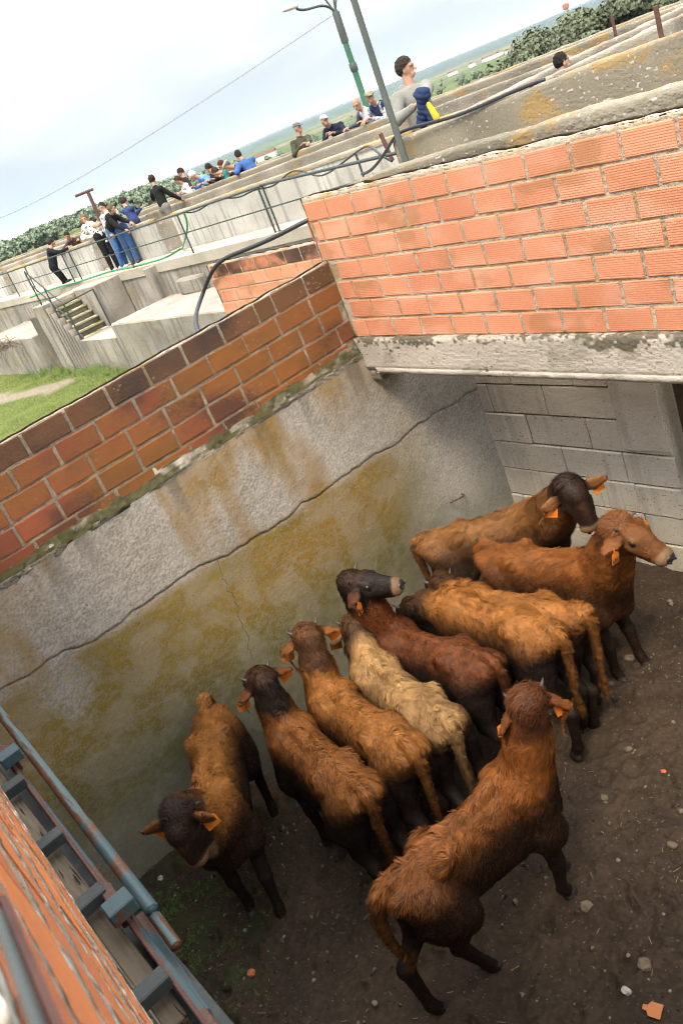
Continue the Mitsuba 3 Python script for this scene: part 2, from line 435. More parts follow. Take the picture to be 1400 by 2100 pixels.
scene['m_coat'] = {'type': 'twosided', 'a': {'type': 'principled', 'base_color': VC, 'roughness': 0.62, 'specular': 0.25, 'sheen': 0.15}}
scene['m_cloth'] = {'type': 'twosided', 'a': {'type': 'principled', 'base_color': VC, 'roughness': 0.85, 'specular': 0.2}}
scene['m_skin'] = {'type': 'twosided', 'a': {'type': 'principled', 'base_color': VC, 'roughness': 0.5, 'specular': 0.4}}
scene['m_gloss'] = {'type': 'twosided', 'a': {'type': 'principled', 'base_color': VC, 'roughness': 0.22, 'specular': 0.5}}
scene['m_leaf'] = {'type': 'twosided', 'a': {'type': 'principled', 'base_color': VC, 'roughness': 0.75, 'specular': 0.2}}
# ------------------------------------------------------------------ the pen: floor, walls, brickwork
COURSE, TH, SB, SL = 0.1243, -0.01907, -0.030, -0.015
ZF = -2.1


def left_pt(s, z, off=0.0):
    """Point on the left pen wall: s metres from its inner corner towards the near end, off metres out of the wall."""
    return np.array([-math.sin(TH) * s + math.cos(TH) * off, -math.cos(TH) * s - math.sin(TH) * off, z])


def frame(o, a, d, u):
    return T([[a[0], d[0], u[0], o[0]], [a[1], d[1], u[1], o[1]], [a[2], d[2], u[2], o[2]], [0, 0, 0, 1]])


BR = {}


def brick_dict(L, H, TK, mat, var, c=0.004):
    k = (round(L, 2), round(H, 3), mat, var)
    if k not in BR:
        L = round(L, 2)
        r = np.random.default_rng(int(L * 1000) + var * 77)
        j = lambda: r.uniform(-.0025, .0025)
        o = np.array([[0, TK, 0], [L, TK, 0], [L, TK, H], [0, TK, H], [0, c, 0], [L, c, 0], [L, c, H], [0, c, H],
                      [c + j(), 0, c + j()], [L - c + j(), 0, c + j()], [L - c + j(), 0, H - c + j()], [c + j(), 0, H - c + j()]])
        f = []
        for q in ([8, 9, 10, 11], [4, 5, 9, 8], [5, 6, 10, 9], [6, 7, 11, 10], [7, 4, 8, 11], [0, 1, 5, 4], [1, 2, 6, 5], [2, 3, 7, 6], [3, 0, 4, 7], [3, 2, 1, 0]):
            f += [[q[0], q[1], q[2]], [q[0], q[2], q[3]]]
        f = np.array(f)
        v = o[f].reshape(-1, 3)
        uv = np.stack([v[:, 0] + 0.02 + var * 0.5, v[:, 2] + v[:, 1] * 0.3 + var * 0.0031], 1)
        BR[k] = mikit.ply((v, np.arange(len(v)).reshape(-1, 3)), mat, smooth=False, uv=uv)
    return BR[k]


def lay_bricks(parent, o, a, d, u, joints, H, TK, mats, seed, gap=0.015):
    """One course: bricks between the joints (metres along a from o)."""
    r = np.random.default_rng(seed)
    for j0, j1 in zip(joints[:-1], joints[1:]):
        L = j1 - j0 - gap
        if L < 0.03:
            continue
        mat = mats if isinstance(mats, str) else mats[r.choice(len(mats[0]))] if isinstance(mats[0], str) is False else mats[int(r.integers(len(mats)))]
        e = r.normal(0, 1, 4)
        a2 = a + u * e[0] * 0.006
        a2 = a2 / np.linalg.norm(a2)
        u2 = u - a2 * (u @ a2)
        u2 /= np.linalg.norm(u2)
        d2 = np.cross(u2, a2)
        oo = o + a * (j0 + gap / 2) + d * -abs(e[1]) * 0.0016 + u * e[2] * 0.001
        part(parent, 'brick', {**brick_dict(L, H, TK, mat, int(r.integers(1, 7))), 'to_world': frame(oo, a2, d2, u2)})


def mortar_slab(o, a, d, u, L0, L1, z0, z1, TK, seed, step=0.02, amp=0.0055, front=0.005, joint=None):
    """The mortar core of a brick wall: a slab with an uneven front, a few millimetres behind the brick faces, and an uneven top."""
    n, m = max(2, int((L1 - L0) / step)), max(2, int((z1 - z0) / step))
    X, Z = np.meshgrid(np.linspace(L0, L1, n + 1), np.linspace(z0, z1, m + 1), indexing='ij')
    top = (meshkit.fbm(np.stack([X * 9, Z * 0 + seed, Z * 0], -1), 3, seed) - .5) * 0.016
    Z = Z + top * np.clip((Z - (z1 - 0.03)) / 0.03, 0, 1)
    y = front + (meshkit.fbm(np.stack([X * 26, Z * 26, X * 0 + seed], -1), 3, seed) - .5) * 2 * amp
    if not joint:
        y = np.maximum(y, .0018)
    if joint:
        y = y + .014 * (np.abs(np.mod(Z - z0 - .01 + joint / 2, joint) - joint / 2) > .0185)
    V = [np.stack([X, y, Z], -1).reshape(-1, 3)]
    idx = np.arange((n + 1) * (m + 1)).reshape(n + 1, m + 1)
    q = np.stack([idx[:-1, :-1], idx[1:, :-1], idx[1:, 1:], idx[:-1, 1:]], -1).reshape(-1, 4)
    F = [q[:, [0, 1, 2]], q[:, [0, 2, 3]]]
    ring = np.concatenate([idx[:, 0], idx[-1, 1:], idx[-2::-1, -1], idx[0, -2:0:-1]])
    bk = V[0][ring].copy()
    bk[:, 1] = TK
    b0 = len(V[0])
    V.append(bk)
    k = len(ring)
    i = np.arange(k)
    F += [np.stack([ring[(i + 1) % k], ring[i], b0 + i], 1), np.stack([ring[(i + 1) % k], b0 + i, b0 + (i + 1) % k], 1)]
    V.append(bk.mean(0)[None])
    F.append(np.stack([b0 + (i + 1) % k, b0 + i, i * 0 + b0 + k], 1))
    v = np.vstack(V)
    w = o + v[:, :1] * a + v[:, 1:2] * d + v[:, 2:] * u
    return trimesh.Trimesh(w, np.vstack(F), process=False)


# pen floor: trodden soil with hoof marks
n = 400
gx, gy = np.meshgrid(np.linspace(-0.4, 5.3, n), np.linspace(-3.6, 1.2, n), indexing='ij')
gz = ZF + (meshkit.fbm(np.stack([gx * 1.2, gy * 1.2, gx * 0], -1), 3, 3) - .5) * .09 + (meshkit.fbm(np.stack([gx * 9, gy * 9, gx * 0], -1), 4, 4) - .5) * .075
for _ in range(420):
    hx, hy, hr, hd_ = rng.uniform(.2, 4.6), rng.uniform(-3.2, .8), rng.uniform(.032, .055), rng.uniform(.010, .026)
    i0, i1 = np.searchsorted(gx[:, 0], [hx - .16, hx + .16])
    j0, j1 = np.searchsorted(gy[0], [hy - .16, hy + .16])
    rr_ = np.hypot(gx[i0:i1, j0:j1] - hx, (gy[i0:i1, j0:j1] - hy) * rng.uniform(.8, 1.25)) / hr
    gz[i0:i1, j0:j1] += hd_ * (.45 * np.exp(-((rr_ - 1.35) / .4) ** 2) - np.exp(-rr_ ** 4))
gz = gz + np.clip(0.16 - gx, 0, 1) * .25
idx = np.arange(n * n).reshape(n, n)
q = np.stack([idx[:-1, :-1], idx[1:, :-1], idx[1:, 1:], idx[:-1, 1:]], -1).reshape(-1, 4)
struct('pen_floor', mikit.ply((np.stack([gx, gy, gz], -1).reshape(-1, 3), q), 'm_soil', smooth=True))


def floor_z(x, y):
    i, j = int(np.clip((x + .4) / 5.7 * (n - 1), 0, n - 1)), int(np.clip((y + 3.6) / 4.8 * (n - 1), 0, n - 1))
    return float(gz[i, j])


# left wall: concrete in two coats with a crack between, ledge, brick parapet
wl = thing('parapet_wall', 'rendered wall with mustard lichen under a parapet of dark weathered bricks', 'wall')
S = np.linspace(-0.86, 3.3, 330)
crack = np.interp(S, [-.82, 1.54, 2.87], [-.78, -.71, -.63]) + (meshkit.fbm(np.stack([S * 3.5, S * 0, S * 0], -1), 6, 2) - .5) * .11
zt = SL * S - 0.115
rowz = [(-2.45 + (crack - .008 + 2.45) * t, 0.0) for t in np.linspace(0, 1, 100)]
rowz += [(crack - .004, -.004), (crack, -.009), (crack + .003, -.003)]
rowz += [(crack + .008 + (zt - crack - .008) * t, .005) for t in np.linspace(0, 1, 42)]
V = []
for zz, off in rowz:
    w = (meshkit.fbm(np.stack([S * 2.1, zz * 2.1, S * 0], -1), 3, 11) - .5) * .014 + (meshkit.fbm(np.stack([S * 17, zz * 17, S * 0], -1), 3, 12) - .5) * .006
    V.append(np.stack([-math.sin(TH) * S + .028 + off + w, -math.cos(TH) * S, zz + 0 * S], -1))
nr, ns = len(V), len(S)
idx = np.arange(nr * ns).reshape(nr, ns)
q = np.stack([idx[:-1, :-1], idx[:-1, 1:], idx[1:, 1:], idx[1:, :-1]], -1).reshape(-1, 4)[:, ::-1]
part(wl, 'render_coat', mikit.ply((np.vstack(V), q), 'm_penwall', smooth=True), 'grey cement render with mustard lichen and a long crack')
core = trimesh.Trimesh(np.array([left_pt(s, z, o) for s in (-.86, 3.3) for z in (-2.4, -.14) for o in (-.30, .005)]), trimesh.creation.box().faces, process=False)
part(wl, 'core', ply(trimesh.convex.convex_hull(core.vertices), 'm_ledge', False))
LD = []
for k, (o, z) in enumerate([(.030, -.14), (.036, -.118), (.030, -.103), (.018, -.085), (.004, -.062), (-.012, -.035), (-.05, -.03)]):
    w = (meshkit.fbm(np.stack([S * 8, S * 0 + z * 30, S * 0], -1), 4, 21) - .5)
    LD.append(np.stack([-math.sin(TH) * S + o + w * .035 * (k > 0), -math.cos(TH) * S, SL * S + z + w * .04], -1))
LD = np.vstack(LD)
idx = np.arange(7 * ns).reshape(7, ns)
q = np.stack([idx[:-1, :-1], idx[:-1, 1:], idx[1:, 1:], idx[1:, :-1]], -1).reshape(-1, 4)[:, ::-1]
part(wl, 'ledge', mikit.ply((LD, q), 'm_ledge', smooth=True), 'mossy mortar ledge below the bricks')
A = np.array([math.sin(TH), math.cos(TH), -SL])
A /= np.linalg.norm(A)
U = np.array([0, 0, 1.0])
U = U - A * (U @ A)
U /= np.linalg.norm(U)
Dp = np.cross(U, A)
O = left_pt(0, 0)


def lj(js):
    return [-x for x in sorted(js, reverse=True)]


part(wl, 'mortar', ply(mortar_slab(O, A, Dp, U, -3.4, 0.012, -.12, 4 * COURSE - .004, .085, 5), 'm_mortar_old', True))
more = lambda a, k: [a + .25 * i for i in range(k)]
lay_bricks(wl, O + U * 3 * COURSE, A, Dp, U, lj([-.012, .214, .47, .605, .869] + more(1.138, 10)), .114, .09, 'm_brick_top', 1)
lay_bricks(wl, O + U * 2 * COURSE, A, Dp, U, lj([-.01, .231, .5, .757, 1.02] + more(1.274, 10)), .109, .075, 'm_brick_old', 2)
lay_bricks(wl, O + U * 1 * COURSE, A, Dp, U, lj([.035, .212, .38, .63, .885] + more(1.143, 10)), .109, .075, 'm_brick_old', 3)
lay_bricks(wl, O, A, Dp, U, lj([-.008, .12, .395] + more(.651, 12)), .109, .075, 'm_brick_old', 4)
lay_bricks(wl, O - U * COURSE, A, Dp, U, lj([.08, .335, .6] + more(.85, 11)), .109, .075, 'm_brick_old', 5)

# back wall: seven courses of orange brick on a concrete lintel
wb = thing('brick_wall', 'wall of seven courses of bright orange ridged bricks on a pale concrete lintel', 'wall')
A2 = np.array([1, 0, SB]) / math.hypot(1, SB)
D2 = np.array([0, 1.0, 0])
U2 = np.array([-SB, 0, 1]) / math.hypot(1, SB)
O2 = np.zeros(3)
part(wb, 'mortar', ply(mortar_slab(O2, A2, D2, U2, -.075, 5.2, -.01, 7 * COURSE + .012, .1, 15), 'm_mortar', True))
offs = [.145, .01, .147, .02, .165, .04, .15]
lefts = [.012, .045, .005, .05, -.06, -.035, -.07]
for k in range(7):
    js = [lefts[k]] + [offs[k] + .25 * i for i in range(0, 15) if offs[k] + .25 * i > lefts[k] + .05]
    lay_bricks(wb, O2 + U2 * k * COURSE, A2, D2, U2, js, .1095, .09, 'm_brick_orange', 30 + k)
hb = []
for i in range(3):
    for j in range(2):
        hb.append(box(-.078, .014 + j * .042, 5.12 * COURSE + i * .036, -.05, .044 + j * .042, 5.12 * COURSE + i * .036 + .024))
fr = trimesh.creation.box(extents=[.10, .1, .116])
fr.apply_translation([-.02, .055, 5.5 * COURSE])
part(wb, 'end_brick', ply(trimesh.boolean.difference([fr, cat_mesh(hb)], engine='manifold'), 'm_red', False), 'end of a hollow brick showing six holes')
ln = worn(box(.012, -.03, -.212, 5.2, .2, -.004), .03, .008, 7, 31, .004)
ln.vertices[:, 2] += SB * ln.vertices[:, 0]
part(wb, 'lintel', ply(ln, 'm_lintel', True), 'pale rough concrete lintel with moss along its top')
lip = worn(box(.13, -.034, -.236, 5.2, .19, -.200), .025, .005, 13, 33, .003)
lip.vertices[:, 2] += SB * lip.vertices[:, 0]
part(wb, 'lip', ply(lip, 'm_lintel', True))
stub = worn(box(-.05, -.012, -.30, .115, .22, -.02), .025, .012, 9, 35, .004)
part(wb, 'corner_mortar', ply(stub, 'm_ledge', True))

# block wall at the back of the passage, carrying the first concrete wall above it
bw = thing('block_wall', 'grey concrete block wall in shade behind the lintel', 'wall')
BY = 0.82
part(bw, 'joint_bed', ply(worn(box(-.35, BY + .012, -2.4, 1.41, BY + .2, -.30), .05, .006, 9, 41), 'm_blockjoint', True))
zs = [-.515, -.742, -.968, -1.20, -1.425, -1.65, -1.865, -2.09, -2.31]
bj = [[-.3, .10, .62, 1.13], [-.3, .35, .87, 1.13], [-.3, .10, .60, 1.47], [-.3, .38, .88, 1.47], [-.3, .14, .62, 1.10, 1.47], [-.3, .35, .85, 1.14, 1.47], [-.3, .12, .64, 1.15, 1.47], [-.3, .4, .9, 1.47], [-.3, .2, .7, 1.2, 1.47]]
bj = [bj[0]] + bj[:-1] if False else bj
tops = [-.30] + zs[:-1]
r_ = np.random.default_rng(4)
for (zb_, ztp), js in zip(zip(zs, tops), bj):
    for a_, b_ in zip(js[:-1], js[1:]):
        m = worn(cbox(a_ + .003, BY + r_.normal(0, .003), zb_ + .006, b_ - .003, BY + .1, ztp - .004, .006), .06, .004, 9, int(r_.integers(99)))
        m.vertices[:, 2] += SB * .5 * m.vertices[:, 0]
        part(bw, 'block', ply(m, 'm_block', 40))
m = worn(cbox(1.135, BY - .012, -1.19, 1.462, BY + .15, -.31, .008), .05, .008, 5, 44)
part(bw, 'pillar_render', ply(m, 'm_block', 40), 'smooth rendered pier at the right end')
part(bw, 'pier', ply(worn(box(1.412, BY + .02, -2.4, 1.468, BY + .22, -.31), .05, .004, 7, 48), 'm_block', True))
up = worn(box(-.9, BY + .03, -.298, 7.0, BY + .19, .0), .1, .006, 5, 46)
part(bw, 'beam', ply(up, 'm_block', True))
part(bw, 'far_pier', ply(worn(box(1.635, BY, -2.4, 7.0, BY + .2, -.302), .1, .006, 5, 47), 'm_block', True))
part(bw, 'coping', ply(wall_loft([(-1.25, BY + .03, .56), (-1.02, BY + .03, .70), (-.72, BY + .03, .79), (-.2, BY + .03, .815), (2, BY + .03, .80), (7, BY + .03, .72)], .0, .16, .05, .014, 50, .8, .05), 'm_oldwall', True),
     'weathered concrete top with a sloping left end')
gd = thing('door', 'narrow dark brown steel door edge in the gap at the right of the block wall', 'door')
part(gd, 'leaf', ply(cbox(1.472, BY + .13, -2.1, 1.632, BY + .17, -.305, .004), 'm_door', 25))
struct('passage_floor', ply(box(-3, 1.0, -2.3, 7, 4.1, -2.2), 'm_soil', False))

# unseen right and near sides of the pen, as the place needs them for its light
sw = thing('side_wall', 'plain concrete wall closing the right side of the pen', 'wall')
part(sw, 'core', ply(worn(box(5.2, -3.4, -2.4, 5.4, 0.2, .75), .2, .01, 3, 61), 'm_oldwall', True))
# near wall, below the camera
wn = thing('near_wall', 'close orange brick wall running up from the bottom left corner', 'wall')
AN = np.array([-math.cos(.0262), math.sin(.0262), 0.0])
DN = np.cross([0, 0, 1.0], AN)
UN = np.array([0, 0, 1.0])
ON = np.array([4.439, -3.2, .045])
part(wn, 'mortar', ply(mortar_slab(ON, AN, DN, UN, -.6, 3.0, -.01, 8 * COURSE + .004, .1, 65, step=.006, amp=.0030, front=-.0016, joint=COURSE), 'm_mortar_near', True))
for k in range(8):
    js = [-.6 + (.125 if k % 2 else 0) + .25 * i + (.02 * (k % 3)) for i in range(0, 20)]
    lay_bricks(wn, ON + UN * k * COURSE, AN, DN, UN, js, .106, .085, 'm_brick_near', 70 + k)
b = worn(box(-.6, .022, -.30, 4.4, .2, -.012), .06, .012, 7, 66, .006)
b.vertices = ON + b.vertices[:, :1] * AN + b.vertices[:, 1:2] * DN + b.vertices[:, 2:] * UN
part(wn, 'lintel', ply(b, 'm_ledge', True), 'mossy concrete strip below the bricks')
b = box(-.6, .11, -2.4, 4.6, .3, .9)
b.vertices = ON + b.vertices[:, :1] * AN + b.vertices[:, 1:2] * DN + b.vertices[:, 2:] * UN
part(wn, 'core', ply(b, 'm_oldwall', False))
b = box(2.6, .03, -2.4, 4.6, .1, -.31)
b.vertices = ON + b.vertices[:, :1] * AN + b.vertices[:, 1:2] * DN + b.vertices[:, 2:] * UN
part(wn, 'jamb', ply(worn(b, .1, .008, 5, 3), 'm_oldwall', True))
# ------------------------------------------------------------------ beyond the pen: walkways, walls, railing, stairs
ZW = -0.3


def rail_mesh(a, b, r=.02, n=6):
    return tube([a, b], r, n)


# raised walkways (slabs) and the yard ground
struct('walkway', ply(worn(box(-3.9, 1.05, ZW - .25, 8, 4.08, ZW), .3, .006, 3, 81), 'm_walkway', False))
fw = worn(box(-60, 6.12, ZW - .22, -3.7, 7.02, ZW), .25, .012, 3, 82)
struct('walkway', ply(fw, 'm_walkway', False))
struct('walkway', ply(box(-60, 7.22, ZW - .2, 8, 8.28, ZW), 'm_walkway', False))
struct('walkway', ply(box(-60, 9.82, ZW - .2, 8, 11.3, ZW), 'm_walkway', False))

# grey retaining wall below the far walkway
rw = thing('retaining_wall', 'tall stained grey wall carrying the far walkway', 'wall')
part(rw, 'core', ply(worn(box(-60, 6.16, -2.6, -3.0, 6.36, ZW - .005), .22, .02, 2, 83, .006), 'm_greywall', True))
part(rw, 'footing', ply(worn(cbox(-15.25, 4.42, -2.7, -5.0, 6.18, -1.10, .03), .2, .02, 2, 84, .006), 'm_greywall', True), 'lower grey step with a flat ledge')
part(rw, 'buttress', ply(worn(cbox(-14.3, 5.95, -1.12, -13.2, 6.20, -.75, .05), .1, .04, 2, 85), 'm_greywall', True))
part(rw, 'pier', ply(worn(cbox(-15.55, 5.9, -2.6, -15.30, 6.2, -.33, .02), .15, .01, 2, 86), 'm_greywall', True))
part(rw, 'left_block', ply(worn(cbox(-27.0, 4.32, -2.7, -20.92, 6.2, -1.14, .03), .2, .02, 2, 87), 'm_greywall', True), 'low block with ochre lichen left of the stairs')
part(rw, 'left_fin', ply(worn(cbox(-20.88, 4.50, -2.7, -19.92, 6.15, -.64, .02), .15, .015, 2, 88), 'm_fin', True), 'dark upright slab beside the stairs')
# stairs
st = thing('stairs', 'concrete stairs with mossy treads and a thin metal handrail', 'stairs')
sx0, sx1 = -19.0, -17.75
NS = 6
part(st, 'side_wall', ply(worn(cbox(-19.9, 4.40, -2.7, -19.0, 4.6, -.36, .02), .15, .012, 2, 89), 'm_greywall', True))
zz = [-.36 - (1.0) * k / NS for k in range(NS + 1)]
for k in range(NS):
    x0, x1 = sx0 + (sx1 - sx0) * k / NS, sx0 + (sx1 - sx0) * (k + 1) / NS
    z = -.40 - .165 * (k + 1)
    part(st, 'stringer', ply(worn(box(x0, 4.42, -2.7, x1, 4.58, z + .10), .15, .01, 2, 90 + k), 'm_greywall', True))
    part(st, 'step', ply(worn(cbox(x0 - .05, 4.582, z - .05, x1 + .12, 5.32, z, .012), .1, .008, 3, 100 + k), 'm_step', True))
    part(st, 'riser', ply(worn(box(x0 - .02, 4.585, z - .02, x0 + .05, 5.32, z + .16), .1, .01, 3, 110 + k), 'm_darkwall', True))
part(st, 'back_wall', ply(worn(cbox(-18.99, 5.34, -2.7, -17.56, 6.15, -.335, .02), .15, .01, 2, 122), 'm_greywall', True))
part(st, 'landing', ply(worn(cbox(-20.0, 4.6, -2.7, -19.0, 6.14, -.37, .02), .2, .01, 2, 120), 'm_greywall', True))
part(st, 'foot', ply(worn(cbox(-17.73, 4.44, -2.7, -15.28, 6.1, -1.42, .02), .15, .01, 2, 121), 'm_greywall', True))
hr = [rail_mesh((-19.3, 4.5, -.36), (-19.3, 4.5, .58)), rail_mesh((-17.72, 4.5, -1.42), (-17.72, 4.5, -.45)), rail_mesh((-18.5, 4.5, -.85), (-18.5, 4.5, .07))]
part(st, 'handrail', ply(cat_mesh(hr + [rail_mesh((-19.3, 4.5, .58), (-17.72, 4.5, -.45)), rail_mesh((-19.3, 4.5, .2), (-17.72, 4.5, -.9)), rail_mesh((-17.72, 4.5, -.45), (-17.50, 5.3, -.40)), rail_mesh((-17.50, 5.3, -.40), (-17.50, 5.3, -1.4))]), 'm_rail', True))

# white parapet wall of the far walkway, in sections with openings between them
ww = thing('parapet_wall', 'long whitewashed wall along the far walkway with a lichen-stained top', 'wall')
gaps = [(-34.0, -30.2), (-29.0, -20.9), (-20.0, -16.5), (-15.3, -3.9)]
for i, (a, b) in enumerate(gaps):
    part(ww, 'section', ply(wall_loft([(a, 7.05, .50), (b, 7.05, .53)], ZW - .1, .16, .2, .008, 130 + i, .7, .02), 'm_whitewall', True))
    part(ww, 'coping', ply(wall_loft([(a - .02, 7.03, .575), (b + .02, 7.03, .60)], .505, .21, .12, .014, 140 + i, .7, .05), 'm_captop', True))
    part(ww, 'return_wall', ply(worn(box(b - .16, 7.21, ZW - .1, b, 8.2, .52), .2, .01, 2, 150 + i), 'm_darkwall', True))
iw = thing('inner_wall', 'dark weathered wall just behind the whitewashed wall', 'wall')
part(iw, 'body', ply(wall_loft([(-60, 8.3, .66), (-20, 8.3, .68), (-4.2, 8.3, .72)], ZW - 2, .17, .2, .016, 160, .7, .06), 'm_darkwall', True))
fwl = thing('leaning_wall', 'long lichen-stained wall that the spectators lean on', 'wall')
part(fwl, 'body', ply(wall_loft([(-60, 9.6, .74), (-20, 9.6, .76), (-6, 9.6, .80), (8, 9.6, .84)], ZW - 2, .19, .2, .018, 161, .7, .06), 'm_oldwall', True))
fb = thing('outer_wall', 'outermost yellow-topped wall of the corrals', 'wall')
part(fb, 'body', ply(wall_loft([(-60, 11.4, .74), (-10, 11.4, .76), (8, 11.4, .84)], -3, .19, .25, .018, 162, .7, .06), 'm_oldwall', True))
w2 = thing('corral_wall', 'stained concrete wall with orange lichen at its left end, behind the orange bricks', 'wall')
part(w2, 'body', ply(wall_loft([(-3.72, 4.1, .735), (-2.2, 4.08, .765), (-.9, 4.06, .80), (.5, 4.12, .83), (3, 4.2, .86), (8, 4.2, .88)], -2.4, .2, .1, .02, 163, .7, .07), 'm_oldwall', True))
cw = thing('chute_wall', 'concrete wall running away beside the boy', 'wall')
part(cw, 'body', ply(wall_loft([(-1.62, 4.32, .80), (-1.6, 5.6, .81), (-1.62, 7.0, .80), (-1.65, 9.5, .80)], ZW - 2, .17, .12, .02, 164, .7, .06), 'm_darkwall', True))
cw = thing('chute_wall', 'second wall running away, left of the boy', 'wall')
part(cw, 'body', ply(wall_loft([(-2.75, 4.32, .76), (-2.72, 5.6, .79), (-2.75, 7.0, .80), (-2.78, 9.5, .80)], ZW - 2, .17, .12, .02, 165, .7, .06), 'm_darkwall', True))

# neighbouring brick wall left of the pen
nb_ = thing('brick_wall', 'shorter orange brick wall with black-stained top, beyond the left parapet', 'wall')
O3 = np.array([-3.36, 1.0, .42 - 5 * COURSE])
part(nb_, 'mortar', ply(mortar_slab(O3, np.array([1.0, 0, 0]), D2, np.array([0, 0, 1.0]), .01, 2.3, -.6, 5 * COURSE + .004, .1, 170, step=.03), 'm_mortar', True))
for k in range(5):
    js = [0 if k % 2 else .06] + [.13 + (.125 if k % 2 else 0) + .25 * i for i in range(0, 10) if .13 + .25 * i > .1]
    js = [j for j in js if j < 2.32]
    lay_bricks(nb_, O3 + np.array([0, 0, k * COURSE]), np.array([1.0, 0, 0]), D2, np.array([0, 0, 1.0]), js, .1135, .09, 'm_brick_sooty' if k == 4 else 'm_brick_orange', 180 + k)
part(nb_, 'base', ply(worn(box(-3.4, 1.0, -2.4, -1.0, 1.2, .42 - 5 * COURSE - .35), .15, .01, 3, 171), 'm_greywall', True))
nb2 = thing('brick_wall', 'low brick wall of dark old bricks half hidden behind the cable', 'wall')
O4 = np.array([-6.2, 3.3, -.28 - 2 * COURSE])
part(nb2, 'mortar', ply(mortar_slab(O4, np.array([1.0, 0, 0]), D2, np.array([0, 0, 1.0]), 0, 3.0, -1.2, 3 * COURSE + .03, .1, 172, step=.04), 'm_mortar', True))
for k in range(3):
    lay_bricks(nb2, O4 + np.array([0, 0, k * COURSE]), np.array([1.0, 0, 0]), D2, np.array([0, 0, 1.0]), [(.125 if k % 2 else 0) + .25 * i for i in range(12)], .1135, .09, 'm_brick_old', 190 + k)

# railing along the far walkway
rl = thing('railing', 'thin grey metal railing along the far walkway', 'railing')
px = [-29.0, -26.3, -24.4, -20.9, -20.3, -16.65, -13.4, -10.0, -9.85, -7.0]
for x in px:
    part(rl, 'post', ply(tube([(x, 6.22, ZW - .02), (x, 6.22, .56)], .019, 7), 'm_rail', True))
part(rl, 'top_rail', ply(tube([(-34, 6.22, .56), (-9.9, 6.22, .57)], .02, 7), 'm_rail', True))
part(rl, 'top_rail', ply(tube([(-9.9, 6.22, .58), (-3.75, 4.3, .56)], .024, 7), 'm_rail', True))
part(rl, 'middle_rail', ply(tube([(-34, 6.22, .14), (-6.2, 6.22, .16)], .014, 6), 'm_rail', True))
one('post', 'maroon iron post at the right end of the railing', 'post', ply(tube([(-4.838, 5.000, 0.425), (-4.897, 5.000, 0.793)], .028, 8), 'm_rust', True))
for a, b, y, m, lb in (((-3.425, 8.200, 0.728), (-3.441, 8.200, 1.040), 8.2, 'm_rust', 'short rusty post on the far wall, left of the other'), ((-0.339, 4.360, 0.782), (-0.350, 4.360, 1.051), 4.36, 'm_rust', 'rusty iron post standing on the wall at the right edge')):
    one('post', lb, 'post', ply(cbox(a[0] - .018, y - .018, a[2] - .25, a[0] + .018, y + .018, b[2], .006), m, 25))

# cables and hoses
cb = (-2.101, -0.020, 0.124)
one('cable', 'thick black cable looping over the low brick walls', 'cable', ply(tube(spline([(-1.72, -.12, -.1), (-2.631, 0.300, 0.105), (-3.424, 0.930, 0.228), (-3.060, 0.940, 0.411), (-2.585, 0.970, 0.486), (-2.169, 1.100, 0.516), (-1.921, 1.300, 0.548), (-.9, 1.5, .1)], 50), .02, 8), 'm_rubber', True))
one('cable', 'black cable lying along the corral wall and sagging down to the railing', 'cable', ply(tube(spline([(-1.5, 4.2, .80), (-1.75, 4.14, .80), (-2.612, 4.050, 0.764), (-3.189, 4.020, 0.794), (-3.400, 4.000, 0.794), (-3.738, 4.100, 0.716), (-4.461, 4.400, 0.505), (-5.161, 4.700, 0.413)], 60), .019, 8), 'm_rubber', True))
one('cable', 'thin black cable hanging in waves from the railing top', 'cable', ply(tube(spline([(-4.0, 4.25, .50), (-5.192, 5.000, 0.691), (-5.931, 5.400, 0.651), (-6.755, 5.600, 0.521), (-7.956, 6.000, 0.484), (-8.902, 6.240, 0.622), (-9.502, 6.240, 0.506), (-10.187, 6.250, 0.533), (-10.763, 6.250, 0.501), (-11.476, 6.250, 0.582), (-12.255, 6.250, 0.529), (-13.004, 6.240, 0.546)], 80), .015, 7), 'm_rubber', True))
one('hose', 'green garden hose hanging from a railing post and trailing along the walkway edge', 'hose', ply(tube(spline([(-13.177, 6.280, 0.537), (-13.306, 6.300, 0.290), (-13.706, 6.330, 0.025), (-15.559, 6.971, -0.270), (-15.208, 6.462, -0.270), (-15.965, 6.278, -0.270), (-17.207, 6.295, -0.270), (-18.967, 6.414, -0.270), (-20.001, 6.144, -0.270), (-22.114, 5.998, -0.270), (-22.957, 5.465, -0.270)], 90), .022, 7), 'm_hose', True))
# poles
gp = thing('lamp_post', 'green painted lamp post with a white lamp on a curved arm', 'lamp post')
gx, gy = (-11.818, 10.913, 1.240)[:2]
GP = 21.5 / 14
part(gp, 'pole', ply(tube([(gx, gy, -2.4), (gx, gy, 3.10)], [.075, .062], 12), 'm_green', True))
part(gp, 'joint', ply(tube([(gx, gy, 1.85), (gx, gy, 2.02)], [.086, .086], 12), 'm_galv', True))
part(gp, 'sleeve', ply(tube([(gx, gy, 2.45), (gx + .01, gy, 3.06)], [.082, .08], 10), 'm_galv', True), 'bundle of grey cable strapped to the pole top')
HL_ = np.array((-11.693, 9.654, 3.401))
tp = np.array([gx, gy, 3.06])
part(gp, 'arm', ply(tube(spline([tp, tp + (HL_ - tp) * .12 + [0, 0, .10], tp + (HL_ - tp) * .35 + [0, 0, .09], HL_ + (tp - HL_) * .16], 14), .027, 7), 'm_galv', True))
dd = (HL_ - tp) / np.linalg.norm(HL_ - tp)
lm = trimesh.creation.icosphere(2, 1.0)
lm.vertices = lm.vertices * [.23, .095, .07]
lm.vertices[:, 2] = np.maximum(lm.vertices[:, 2], -.034)
aa = math.atan2(dd[1], dd[0])
lm.apply_transform(trimesh.transformations.rotation_matrix(aa, [0, 0, 1]))
lm.apply_translation(HL_ + (tp - HL_) * .03)
